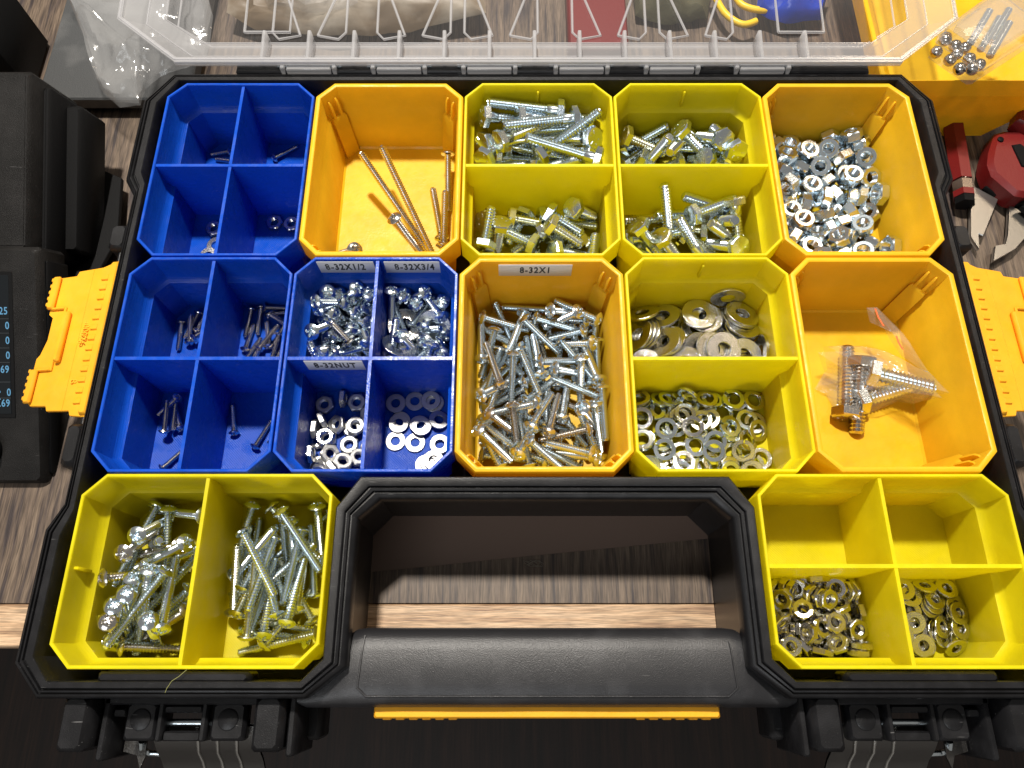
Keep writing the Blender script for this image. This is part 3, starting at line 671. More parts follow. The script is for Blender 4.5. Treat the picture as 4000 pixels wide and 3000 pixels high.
#   pile key -> (xlo, xhi, ylo, yhi) of its cell, where it is, group, finishes
m1 = -(L / 2 - .5); m2 = -L + m1; m3 = -2 * L - (W3 / 2 - .6); bxm = W + W / 2; xm = XR - L3 / 2; h2 = W / 2
PILES = {
 'c1': ((2 * W, 3 * W, m1, 0), 'middle lime back cell', 'long hex bolts heaped in the middle lime bin', [('zinc', 5), ('zinc_warm', 1)]),
 'c2': ((2 * W, 3 * W, -L, m1), 'middle lime front cell', 'short hex bolts in the middle lime bin', [('zinc', 3), ('zinc_warm', 2)]),
 'c3': ((3 * W, 4 * W, m1, 0), 'right lime back cell', 'hex bolts in the back cell beside the nuts', [('zinc', 4), ('zinc_warm', 1)]),
 'c4': ((3 * W, 4 * W, -L, m1), 'right lime front cell', 'hex bolts in the front cell beside the nuts', [('zinc', 3), ('zinc_warm', 2)]),
 'c5': ((2 * W, 3 * W, -2 * L, -L), 'amber 8-32X1 bin', 'one inch screws in the 8-32X1 bin', [('zinc', 9), ('steel', 1)]),
 'c6': ((0, 53, -2 * L - W3, -2 * L), 'front left bin\'s left cell', 'long screws in the left cell of the front left bin', [('zinc', 5), ('steel', 2)]),
 'c7': ((53, L3, -2 * L - W3, -2 * L), 'front left bin\'s right cell', 'long screws in the right cell of the front left bin', [('zinc', 4), ('zinc_warm', 3)]),
 'c8': ((4 * W, XR, -L, 0), 'back right amber bin', 'hex nuts heaped in the back right amber bin', [('zinc', 8), ('steel', 1)]),
 'c9': ((3 * W, 4 * W, m2, -L), 'washer bin\'s back cell', 'large flat washers in the washer bin', [('stamped', 1)]),
 'c10': ((3 * W, 4 * W, -2 * L, m2), 'washer bin\'s front cell', 'split lock washers in the washer bin', [('zinc', 3), ('stamped', 2)]),
 'c11': ((W, bxm, m2, -L), '8-32X1/2 cell', 'half inch screws in the 8-32X1/2 cell', [('zinc', 6), ('steel', 1)]),
 'c12': ((bxm, 2 * W, m2, -L), '8-32X3/4 cell', 'screws in the 8-32X3/4 cell', [('zinc', 1)]),
 'c13': ((W, bxm, -2 * L, m2), '8-32NUT cell', 'small nuts in the 8-32NUT cell', [('dull', 3), ('stamped', 1)]),
 'c14': ((bxm, 2 * W, -2 * L, m2), 'cell beside 8-32NUT', 'washers beside the 8-32NUT cell', [('dull', 1)]),
 'c15': ((XR - L3, xm, -2 * L - W3, m3), 'front right lime bin', 'thin hex nuts in the front right lime bin', [('steel', 3), ('stamped', 1)]),
 'c16': ((xm, XR - 12, -2 * L - W3, m3), 'front right lime bin', 'flat washers in the front right lime bin', [('stamped', 1)]),
 'r1bl': ((0, h2, m1, 0), 'corner blue bin\'s back left cell', None, [('steel', 1)]),
 'r1br': ((h2, W, m1, 0), 'corner blue bin\'s back right cell', None, [('steel', 1)]),
 'r1fl': ((0, h2, -L, m1), 'corner blue bin\'s front left cell', None, [('steel', 1)]),
 'r1fr': ((h2, W, -L, m1), 'corner blue bin\'s front right cell', 'two nuts in the back left blue bin', [('steel', 1)]),
 'r2bl': ((0, h2, m2, -L), 'plain blue bin\'s back left cell', 'small screws in the unlabelled blue bin', [('steel', 1)]),
 'r2br': ((h2, W, m2, -L), 'plain blue bin\'s back right cell', 'small screws in the unlabelled blue bin', [('steel', 1)]),
 'r2fl': ((0, h2, -2 * L, m2), 'plain blue bin\'s front left cell', 'small screws in the unlabelled blue bin', [('steel', 1)]),
 'r2fr': ((h2, W, -2 * L, m2), 'plain blue bin\'s front right cell', 'small screws in the unlabelled blue bin', [('steel', 1)]),
 'long': ((W, 2 * W, -L, 0), 'back amber bin', 'long screws in the amber back bin', [('steel', 1)]),
}
FIN = {'zinc': 'bright', 'zinc_warm': 'pale gold', 'steel': 'grey', 'stamped': 'silver', 'dull': 'dull silver'}
def zone(x, y, c):
    u = (x - c[0]) / (c[1] - c[0]); v = (y - c[2]) / (c[3] - c[2])
    return ((('back ' if v > .62 else 'front ' if v < .38 else '') + ('left' if u < .36 else 'right' if u > .64 else '')).strip() or 'middle')
def heading(q):
    d = Quaternion(q) @ Vector((0, 0, 1))
    if abs(d.z) > .8: return 'standing head up' if d.z > 0 else 'standing head down'
    if abs(d.x) > 2 * abs(d.y): return 'with head right' if d.x > 0 else 'with head left'
    if abs(d.y) > 2 * abs(d.x): return 'with head back' if d.y > 0 else 'with head forward'
    return 'with head ' + ('back' if d.y > 0 else 'front') + (' right' if d.x > 0 else ' left')
def facing(q):
    n_ = abs((Quaternion(q) @ Vector((0, 0, 1))).z)
    return 'lying flat' if n_ > .95 else 'tilted' if n_ > .6 else 'on edge'
rf = random.Random(11)
TIES = (('topmost', lambda r: -r[3][2], 0), ('leftmost', lambda r: r[3][0], 0), ('rightmost', lambda r: -r[3][0], 0), ('rearmost', lambda r: -r[3][1], 0), ('frontmost', lambda r: r[3][1], 0),
        ('second highest', lambda r: -r[3][2], 1), ('second leftmost', lambda r: r[3][0], 1), ('second rightmost', lambda r: -r[3][0], 1), ('second rearmost', lambda r: -r[3][1], 1), ('second frontmost', lambda r: r[3][1], 1), ('lowest', lambda r: r[3][2], 0))
def build_pile(key, items):
    c, where, grp, fins = PILES[key]; pool = [f for f, n_ in fins for _ in range(n_)]; rec = []
    for kind, loc, q in items:
        fin = rf.choice(pool)
        if kind == 'washer18' and key == 'c12': fin = 'stamped'
        o = place(kind, fin, loc, q); st = stem_of(kind)
        att = heading(q) if st in ('bolt', 'screw', 'small') else facing(q)
        rec.append([o, kind, fin, loc, att, zone(loc[0], loc[1], c), st])
    # labels: finish + kind + attitude + corner; ties are told apart by which lies highest, leftmost, farthest back ...
    seen = {}
    for r in rec: seen.setdefault((r[2], r[6], r[4], r[5]), []).append(r)
    for (fin, st, att, zn), rs in seen.items():
        base = '%s %s %s, %s of %s' % (FIN[fin], NAME[st][1], att, zn, where)
        lab = {}
        if len(rs) > 1:
            for word, f, rank in TIES:
                srt = sorted(rs, key=f)
                if rank < len(srt) and id(srt[rank]) not in lab: lab[id(srt[rank])] = word
        for r in rs:
            wd = lab.get(id(r)); s_ = (wd + ' ' if wd else '') + base
            tag(r[0], s_, 'washer' if st in ('washer', 'split') else 'nut' if st == 'nut' else 'bolt' if st == 'bolt' else 'screw', grp)

DATA = {
 'kinds': ['bolt19', 'bolt25', 'bolt32', 'bolt38', 'nut11', 'nut9', 'screw13', 'screw19', 'screw25', 'screw32', 'screw38', 'screw45', 'screw76', 'small12', 'small16', 'split11', 'washer10', 'washer18'],
 'c1': '3 1979 -193 -84 -19 73 -6 65;3 1896 -90 -84 68 11 73 5;3 1892 -106 -170 -15 -58 1 80;3 1845 -165 -269 59 -13 -50 62;3 1809 -219 -188 21 -20 -59 76;3 2150 -176 -229 56 44 -2 70;3 2039 -204 -336 -39 -43 59 56;3 2166 -240 -104 12 -54 -55 63;3 2095 -362 -84 60 52 51 32;3 2126 -300 -296 -13 37 -20 90;3 1944 -182 -149 -60 -61 15 50;3 1812 -293 -330 48 52 12 70;3 2070 -121 -227 63 46 34 53;3 2088 -109 -151 27 -54 -31 74;3 2073 -143 -352 -79 10 -58 16;3 1976 -197 -396 -73 -6 68 6;2 2118 -341 -396 -38 -62 26 63;2 1791 -372 -396 -70 -15 -66 22;2 2085 -105 -396 -65 22 -64 34',
 'c2': '0 1717 -763 -199 -62 -78 8 5;0 1764 -782 -340 -50 16 12 84;0 1952 -659 -334 -73 -13 63 23;0 1768 -647 -355 -81 -36 20 43;0 2140 -782 -283 32 -52 -1 79;0 2247 -591 -350 90 2 -36 27;0 2226 -640 -386 -37 -55 25 71;0 2144 -702 -295 -13 -50 44 74;0 1920 -775 -371 36 35 40 77;0 1858 -689 -381 54 -24 66 46;0 2286 -817 -355 21 10 -69 68;0 1861 -759 -319 7 61 -30 73;0 2170 -843 -367 57 -32 -39 65;0 2122 -584 -396 46 -45 -47 60;0 1707 -750 -359 11 3 -57 82;0 2169 -904 -396 -69 -38 53 32;0 1803 -967 -396 -20 65 3 73;0 1994 -725 -396 48 54 36 59;0 1682 -819 -396 49 49 -43 58;0 2134 -805 -396 11 48 44 75;0 1979 -878 -396 61 55 -34 46',
 'c3': '1 2606 -169 -308 82 -17 -48 24;1 2617 -107 -307 -24 -84 18 45;1 2601 -151 -373 -12 -64 -33 68;1 2661 -234 -261 7 -96 -24 15;1 2880 -208 -265 69 -36 -22 59;1 2940 -186 -217 27 24 -30 88;1 2894 -172 -339 7 72 3 69;1 3010 -208 -192 55 48 -29 62;1 3043 -210 -243 29 -83 30 37;1 2763 -216 -240 7 35 77 52;1 2686 -320 -360 -76 -2 54 36;1 3014 -278 -332 -24 -40 -3 88;0 2980 -394 -396 48 -14 -63 59;0 2550 -438 -396 49 57 30 58;0 2698 -268 -396 11 56 33 75;0 2524 -340 -377 66 33 -45 50;0 2863 -342 -396 61 -38 53 45;0 2662 -386 -396 -3 60 -26 76;0 2784 -124 -396 73 11 64 21',
 'c4': '1 2666 -643 -216 20 82 -48 24;1 2713 -869 -323 -54 -20 28 77;1 2882 -585 -262 11 81 5 57;1 2938 -628 -231 65 -3 -68 35;3 3059 -800 -303 -12 -4 45 88;2 2979 -715 -239 -22 69 67 18;1 2973 -810 -325 54 32 -14 77;2 2613 -853 -306 71 -36 -14 59;2 2649 -773 -284 23 -67 -35 61;2 2791 -820 -256 -38 -39 -84 8;1 2747 -624 -317 -65 17 -74 5;1 2909 -817 -379 -41 -25 56 68;1 2574 -633 -351 -61 38 -67 19;1 2966 -761 -275 -32 52 -78 17;1 2915 -969 -396 28 -62 -23 69;1 2552 -880 -396 72 52 42 21;1 2752 -676 -396 -35 56 -36 66;1 2550 -753 -374 -14 -21 -55 79',
 'c5': '8 1813 -1283 -323 -57 -35 43 60;8 1802 -1266 -358 53 80 -6 29;8 1914 -1181 -351 -42 52 -45 60;8 2142 -1211 -334 -78 -31 35 42;8 1997 -1359 -318 -54 -10 55 63;8 2089 -1294 -317 33 -62 -14 69;8 1863 -1351 -302 -43 65 39 50;8 2093 -1258 -329 85 15 31 40;8 2111 -1236 -365 46 52 16 70;8 2168 -1226 -273 19 60 -20 75;8 2080 -1349 -340 -76 26 -50 31;8 2176 -1490 -313 66 -66 -14 34;8 1776 -1335 -372 -73 -16 -60 29;8 1687 -1368 -328 -65 -46 -38 48;8 1719 -1449 -333 -81 56 -13 7;8 1744 -1568 -313 31 -8 64 70;8 1747 -1548 -349 59 -22 64 44;8 1843 -1598 -308 63 -34 36 60;8 1934 -1572 -286 -62 42 55 37;8 1971 -1449 -326 -78 -60 -16 9;8 1941 -1461 -362 -40 -30 -67 56;8 2093 -1493 -320 5 -52 -14 84;8 2160 -1542 -354 55 -35 -32 69;8 2277 -1507 -352 -72 47 30 42;8 2139 -1393 -331 -81 8 -48 34;8 2187 -1598 -332 89 -37 9 26;8 2236 -1491 -306 62 56 -24 50;8 2240 -1471 -355 -59 -64 -34 35;8 2152 -1629 -322 -62 4 -72 32;8 2286 -1796 -262 44 -36 47 67;8 1750 -1526 -266 48 55 -36 58;8 1807 -1669 -382 18 -40 -43 79;8 1768 -1645 -295 -11 -36 -26 89;8 2010 -1619 -347 73 26 -59 23;8 1857 -1755 -287 -76 25 -42 43;8 2111 -1673 -377 -9 -16 -55 82;8 2048 -1767 -322 -63 -50 -25 54;8 1820 -1845 -311 68 -39 -16 60;8 1764 -1867 -325 -79 -36 -49 9;8 1923 -1899 -282 -60 -50 -16 60;8 1763 -1959 -249 44 -39 4 81;8 1730 -1924 -316 -70 -57 -41 12;8 1899 -1896 -332 -39 -30 -69 54;8 2220 -1868 -341 -64 -46 -51 35;8 2110 -1959 -276 84 27 45 12;8 2092 -1878 -329 82 2 56 14;8 2145 -1974 -351 -61 22 -41 64;8 2050 -1977 -342 36 77 16 51;8 1988 -1759 -295 -4 -28 -48 83;8 2012 -2001 -285 77 -42 -23 41;8 2229 -1802 -317 -97 6 21 7;8 2261 -1851 -313 -1 -9 42 90;8 1748 -1693 -325 -70 -56 -15 42;8 1858 -1869 -299 85 -49 5 20;8 2019 -1698 -370 5 1 -63 78;8 2008 -1544 -345 77 22 -58 15;8 1984 -1316 -410 -69 55 40 26;8 1697 -1560 -410 12 -6 67 73;8 1838 -1474 -410 72 38 -56 16;8 1815 -1711 -410 72 26 -63 18;8 1818 -1463 -375 -8 -42 63 64;8 1866 -1269 -390 77 1 61 19;8 2144 -1702 -410 62 58 34 40;8 1823 -1869 -391 16 -55 -28 77;8 1957 -1548 -410 1 1 68 74;8 1814 -1567 -410 -19 57 36 71;8 1811 -1624 -410 -27 -62 -26 68;8 2086 -1468 -410 29 20 -65 68;8 2139 -1823 -381 -24 -18 72 62;8 2217 -1854 -392 69 -55 29 37;8 1992 -1609 -410 48 42 -53 56;8 1751 -1882 -410 -59 67 5 44;8 2214 -1389 -397 68 -52 37 36;8 2165 -1310 -372 49 -63 44 41;8 2153 -1460 -410 53 55 -40 51;8 1978 -1821 -410 5 -52 44 74;8 2273 -1350 -386 68 73 -7 0;8 2171 -1293 -410 73 4 -68 7;8 1806 -1948 -354 9 -10 68 72;8 2014 -1961 -393 67 -23 60 37;8 2029 -1807 -391 -42 -42 46 66;8 1826 -1976 -398 -62 -35 53 46;8 2162 -1910 -410 -18 -39 -55 71;8 1897 -1949 -388 -46 27 -54 65',
 'c6': '10 117 -2421 -339 -55 63 29 46;10 134 -2418 -276 40 -18 69 58;10 252 -2431 -340 65 -38 37 54;10 272 -2257 -330 30 50 8 81;10 219 -2333 -258 -96 -18 -8 20;10 188 -2390 -263 -97 -24 -1 8;10 216 -2541 -284 -48 -34 9 80;10 144 -2677 -283 -89 33 -12 28;10 176 -2702 -259 -86 21 -6 46;10 150 -2748 -257 37 5 18 91;10 125 -2788 -257 94 -4 17 28;10 124 -2586 -321 -41 -30 -38 78;10 187 -2599 -252 -6 -74 -56 36;11 237 -2714 -244 38 -3 44 82;10 251 -2704 -146 58 -15 63 49;10 278 -2850 -325 25 -48 -8 83;10 351 -2859 -321 9 -48 -3 87;10 330 -2621 -257 58 40 -28 65;10 244 -2732 -342 45 14 66 59;10 292 -2796 -257 13 13 13 97;10 287 -2475 -210 -80 30 -35 38;10 259 -2407 -228 -6 -84 48 23;10 217 -2436 -313 56 34 30 69;10 254 -2781 -349 53 22 51 64;10 348 -2678 -364 9 -61 -46 64;10 286 -2669 -410 58 62 30 44;10 307 -2441 -390 61 14 63 45;10 308 -2555 -359 -3 -50 -55 66;10 451 -2513 -410 70 -64 26 20',
 'c7': '9 601 -2386 -321 -23 32 48 79;9 849 -2357 -307 77 -48 -42 6;9 900 -2411 -224 -15 -22 49 83;9 735 -2510 -192 48 -70 17 50;9 634 -2422 -410 19 18 -66 70;9 689 -2451 -246 31 -14 -86 38;9 737 -2552 -228 -38 54 50 55;9 786 -2422 -379 15 -19 58 78;9 840 -2448 -328 79 -40 20 42;9 859 -2513 -264 -10 20 65 73;9 829 -2501 -315 -46 -78 19 38;9 954 -2382 -332 51 -27 37 73;9 587 -2458 -410 56 50 -46 47;9 655 -2563 -362 28 9 -56 77;9 696 -2648 -259 -65 -74 -12 13;9 728 -2623 -317 -66 -74 14 5;9 758 -2569 -265 -38 -10 -66 64;9 748 -2504 -380 -69 -52 -45 22;9 883 -2602 -284 -73 -52 -23 38;9 745 -2653 -359 31 24 -50 77;9 918 -2460 -373 66 71 -12 20;9 854 -2597 -363 -32 8 -71 62;9 840 -2710 -383 -14 -44 -44 77;10 796 -2833 -379 33 50 38 71;9 883 -2538 -355 62 45 -36 53;9 602 -2562 -290 14 13 -86 47;9 691 -2456 -331 8 -13 -60 78;9 816 -2756 -410 48 -58 -36 55;9 756 -2792 -410 44 60 32 58;9 848 -2353 -410 10 46 51 72',
 'c8': '4 3759 -356 -411 96 0 0 27;4 3582 -779 -411 9 0 0 -100;4 3511 -395 -411 99 0 0 -16;4 3576 -308 -411 95 0 0 31;4 3413 -699 -411 32 0 0 95;4 3410 -935 -411 99 0 0 16;4 3678 -918 -411 72 0 0 70;4 3645 -549 -411 95 0 0 31;4 3398 -486 -411 62 0 0 -78;4 3626 -368 -390 52 -15 -69 -47;4 3737 -808 -411 49 0 0 87;4 3412 -671 -354 98 0 0 22;4 3307 -270 -411 26 0 0 97;4 3741 -238 -411 100 0 0 -10;4 3365 -594 -411 82 0 0 -58;4 3588 -665 -390 7 -65 -29 70;4 3315 -379 -411 95 0 0 -32;4 3310 -858 -411 20 0 0 -98;4 3750 -471 -390 70 25 66 11;4 3291 -639 -390 25 70 -11 -66;4 3828 -171 -411 79 0 0 62;4 3635 -847 -390 51 -17 -69 -49;4 3526 -407 -354 88 0 0 48;4 3378 -463 -354 60 0 0 -80;4 3846 -373 -325 69 24 -14 67;4 3826 -305 -390 13 -53 -46 -69;4 3325 -163 -411 100 0 0 -4;4 3812 -454 -390 11 -66 26 -70;4 3679 -731 -384 44 19 -35 -80;4 3426 -138 -411 58 0 0 82;4 3777 -934 -411 28 0 0 96;4 3535 -134 -411 0 87 50 0;4 3424 -357 -376 66 11 -31 -68;4 3731 -337 -354 46 0 0 -89;4 3279 -265 -333 50 50 50 50;4 3426 -823 -411 0 87 49 0;4 3318 -948 -345 3 -48 -62 62;4 3671 -638 -390 70 70 12 12;4 3440 -127 -354 0 50 87 0;4 3301 -381 -354 71 0 0 70;4 3273 -401 -276 50 50 50 50;4 3421 -672 -298 52 0 0 86;4 3503 -219 -390 66 66 -25 -25;4 3299 -497 -390 31 70 -5 -64;4 3473 -613 -411 68 0 0 73;4 3840 -214 -354 71 0 0 -71;4 3836 -569 -385 90 10 -36 -24;4 3392 -245 -390 53 -53 -47 47;4 3832 -863 -384 28 89 22 -29;4 3673 -100 -337 71 63 -20 22;4 3464 -808 -354 94 0 0 34;4 3521 -710 -369 88 -27 3 39;4 3575 -475 -411 95 0 0 30;4 3634 -192 -305 24 -7 -28 93;4 3815 -147 -306 2 -42 83 -36;4 3474 -290 -360 33 -48 -41 -70;4 3745 -130 -380 32 -2 94 -9;4 3584 -295 -330 12 -87 -43 -22;4 3563 -601 -351 82 -40 -30 -29;4 3764 -123 -271 18 0 93 -31;4 3783 -667 -411 80 0 0 60;4 3572 -970 -373 75 -66 6 7;4 3485 -506 -383 37 -53 47 -60;4 3871 -498 -301 6 66 -5 -75;4 3294 -859 -320 65 -37 29 60;4 3763 -676 -342 2 -91 38 -16;4 3665 -446 -383 55 45 -70 3;4 3364 -453 -276 70 41 -57 7;4 3413 -935 -333 23 69 -14 -67;4 3826 -768 -378 91 -32 27 1;4 3391 -238 -301 28 -9 -12 -95;4 3624 -236 -382 63 -46 -12 -62;4 3306 -131 -330 23 28 -70 -61;4 3867 -839 -301 71 28 -57 -32;4 3318 -750 -411 0 -3 -100 0;4 3735 -845 -342 9 -63 76 -11;4 3641 -167 -382 34 85 23 -33;4 3732 -576 -367 49 28 -82 0;4 3493 -939 -382 22 58 12 78;4 3364 -769 -333 33 -33 63 -63;4 3725 -238 -333 22 47 -52 67;4 3551 -876 -390 61 1 -71 36;4 3289 -725 -333 21 69 -16 -68;4 3343 -174 -319 74 38 52 -17;4 3582 -503 -333 24 70 12 66;4 3341 -958 -256 99 8 -5 7;4 3387 -573 -354 95 0 0 -30;4 3280 -573 -306 23 -57 16 -78;4 3366 -326 -319 5 53 71 -46;4 3827 -265 -290 18 -28 92 19;4 3288 -823 -273 60 -29 -37 -65;4 3622 -757 -330 85 2 -32 -41;4 3520 -974 -281 71 -63 -23 -23;4 3520 -204 -307 6 -98 -18 5;4 3736 -381 -298 96 0 0 28;4 3453 -947 -230 23 -68 66 -23',
 'c9': '17 2848 -1404 -431 57 0 0 82;17 2691 -1216 -431 100 0 0 2;17 3020 -1397 -422 58 3 4 81;17 2672 -1511 -431 21 0 0 98;17 2614 -1342 -404 56 2 -7 83;17 2614 -1323 -419 52 2 -7 85;17 2637 -1210 -380 39 6 -26 -88;17 3032 -1550 -357 78 -46 -24 -34;17 2654 -1511 -398 100 0 0 0;17 2675 -1510 -414 24 0 0 97;17 2976 -1411 -393 12 8 5 99;17 3018 -1356 -358 70 -5 21 68;17 2864 -1510 -398 61 -1 6 -79;17 2824 -1415 -414 26 0 0 97;17 2805 -1289 -392 93 -12 20 28;17 3002 -1216 -412 1 -80 -59 11;17 2802 -1413 -352 80 2 15 -59;17 2830 -1511 -362 89 5 14 -43;17 2849 -1215 -378 77 -4 -4 -64;17 3034 -1228 -320 38 3 22 90;17 2527 -1198 -370 74 -38 10 54;17 2857 -1433 -298 83 -2 13 -54;17 2497 -1326 -364 12 -79 44 -40;17 2518 -1322 -367 41 1 91 -8;17 2540 -1324 -366 27 80 44 32;17 2616 -1379 -335 13 96 0 26;17 2647 -1371 -339 7 -72 63 -28;17 2731 -1374 -376 97 -9 8 -21;17 2567 -1509 -381 92 0 0 -38;17 2911 -1216 -412 99 -6 9 -2;17 2697 -1454 -375 97 -9 8 -21;17 2514 -1508 -346 82 14 -17 -52;17 2800 -1509 -337 84 3 15 -52;17 2989 -1459 -361 84 -15 2 -52;17 3017 -1388 -363 93 -21 5 -31;17 2818 -1216 -344 3 56 83 -5;17 2820 -1509 -324 85 15 4 51;17 2703 -1509 -297 27 -24 2 93;17 2906 -1444 -281 2 -82 57 7;17 3115 -1434 -333 70 8 71 8;17 2969 -1133 -314 53 52 -47 47;17 3034 -1226 -377 6 71 67 -21;17 3034 -1293 -368 16 8 20 96;17 3018 -1464 -312 33 -3 7 -94;17 3035 -1289 -333 97 -17 13 9;17 2856 -1230 -360 92 -5 2 39;17 3035 -1229 -339 97 -20 9 -13',
 'c10': '15 2722 -2023 -431 8 0 0 -100;15 2704 -1697 -431 38 0 0 -93;15 2750 -1904 -431 47 0 0 88;15 2517 -1947 -431 85 0 0 53;15 2621 -1980 -431 95 0 0 -30;15 2640 -1787 -431 16 0 0 -99;15 2859 -1888 -431 100 0 0 7;15 2598 -1668 -403 16 79 55 -23;15 2743 -1684 -414 100 0 0 10;15 2811 -1721 -431 94 0 0 34;15 3031 -1997 -431 86 0 0 51;15 3013 -1881 -412 97 -1 19 -17;15 2889 -1817 -418 63 -13 0 -76;15 2490 -1681 -404 13 9 96 -24;15 2680 -1943 -414 78 0 0 -63;15 2560 -1729 -396 10 60 -78 13;15 2515 -2024 -403 82 13 5 -56;15 2749 -1914 -395 59 3 -2 81;15 2777 -2020 -414 85 -10 13 -50;15 2828 -1773 -396 49 12 -11 -86;15 2495 -2021 -386 58 5 -13 80;15 2937 -1837 -406 69 8 14 71;15 2906 -2019 -409 13 15 -16 97;15 2485 -1887 -379 5 -70 68 -18;15 2681 -1769 -395 9 -4 2 -100;15 2546 -2089 -384 70 70 -9 7;15 2588 -1883 -420 33 0 10 94;15 2486 -1668 -392 27 79 55 -5;15 2636 -1667 -393 18 85 44 -21;15 2518 -2011 -417 99 14 -2 -9;15 2906 -1734 -418 31 7 11 94;15 2500 -1877 -412 29 13 -14 -94;15 2720 -1663 -352 61 -70 5 -35;15 2860 -1669 -410 86 -17 -11 -46;15 2596 -1723 -419 68 -5 -10 -72;15 2768 -1822 -420 38 -1 10 92;15 2661 -1811 -412 98 0 4 -17;15 2979 -1671 -420 81 4 10 58;15 2487 -1730 -414 13 81 -56 10;15 2486 -1781 -414 9 54 -82 14;15 2788 -1783 -391 94 -8 -14 31;15 2486 -1890 -396 27 13 -14 -94;15 2624 -2036 -414 62 0 0 78;15 3068 -1975 -414 11 0 0 -99;15 2960 -1672 -389 33 0 10 94;15 2593 -1933 -393 25 2 -6 97;15 2826 -1996 -414 42 -16 5 -89;15 2825 -1670 -388 92 -17 8 34;15 2707 -1752 -380 1 76 -65 -4;15 3024 -1772 -414 96 0 0 -26;15 2735 -1822 -367 97 7 0 24;15 2669 -2044 -398 2 0 0 -100;15 3012 -2044 -411 96 17 -9 -18;15 3068 -1672 -404 1 -94 -33 10;15 3065 -1670 -420 90 2 10 43;15 2928 -1815 -387 6 15 5 98;15 2610 -1826 -389 11 -97 -16 -13;15 3067 -1784 -431 13 0 0 -99;15 2680 -2000 -381 33 0 1 94;15 2850 -1891 -395 95 7 -18 25;15 2905 -2045 -400 4 40 -89 -21;15 2931 -1946 -421 99 6 7 -6;15 3068 -1832 -403 50 -8 17 -84;15 2487 -1778 -370 7 -16 98 7;15 2830 -1944 -379 20 1 -8 98;15 3013 -2044 -393 27 16 11 -94;15 2979 -1940 -389 73 7 -19 65',
 'c11': '6 1029 -1153 -221 -82 8 -29 49;6 912 -1173 -215 -98 -13 -10 11;6 941 -1154 -279 -57 8 -16 80;6 872 -1210 -269 6 8 -4 100;6 931 -1256 -132 57 -17 -37 72;6 928 -1255 -186 -76 -45 13 44;6 914 -1258 -284 -81 -48 2 34;6 904 -1269 -228 82 36 38 24;6 949 -1194 -273 68 38 31 55;6 998 -1154 -319 -79 13 -39 46;6 1037 -1208 -316 -78 21 -44 40;6 1003 -1212 -292 46 54 -4 70;6 937 -1203 -361 53 49 -28 63;6 907 -1399 -136 20 -9 -34 91;6 989 -1385 -192 -5 61 -67 42;6 992 -1347 -310 84 2 47 26;6 878 -1343 -310 -49 -64 -52 28;6 922 -1499 -275 -9 47 24 84;6 1039 -1446 -292 -49 -61 46 42;6 912 -1473 -238 72 21 -20 64;6 871 -1497 -193 -34 -87 -36 4;6 1054 -1272 -309 -60 15 -51 60;6 1102 -1154 -270 47 16 0 87;6 920 -1318 -336 -87 -46 -8 14;6 1102 -1372 -280 -51 -12 -48 70;6 1083 -1406 -356 -53 -76 23 29;6 940 -1570 -405 78 -2 61 11;6 1021 -1255 -410 75 -52 38 13;6 874 -1399 -410 -53 -36 -54 55;6 1107 -1313 -410 44 -54 36 62;6 947 -1501 -346 -4 13 -70 70;6 1084 -1156 -410 67 40 51 36;6 1083 -1365 -373 -67 44 -59 5;6 1021 -1419 -406 -1 -60 16 78;6 1031 -1502 -410 -66 -24 -60 39;6 903 -1375 -410 74 -64 2 18;6 1116 -1190 -355 5 -63 14 76;6 990 -1438 -354 63 -74 20 12;6 938 -1548 -311 -50 24 81 19;6 998 -1245 -382 15 22 -42 87;6 918 -1528 -369 55 -63 53 12;6 1089 -1516 -316 73 -34 56 18;6 1055 -1452 -334 -10 -34 50 79;6 944 -1201 -410 74 64 2 18;6 1083 -1400 -397 70 44 32 46;6 1109 -1225 -324 15 13 63 75;6 944 -1330 -375 1 -62 -19 76;6 942 -1532 -410 -20 -64 10 74;6 1044 -1518 -367 -29 44 -42 74;6 1108 -1295 -366 21 4 84 50;6 1128 -1431 -410 -28 -56 -33 71;6 1149 -1350 -309 53 -74 29 28;6 1026 -1225 -370 41 -71 30 48;6 995 -1348 -410 -62 52 -39 45;6 1097 -1436 -331 46 84 17 24;6 915 -1261 -410 58 -61 21 49;6 1152 -1502 -410 55 38 -52 53',
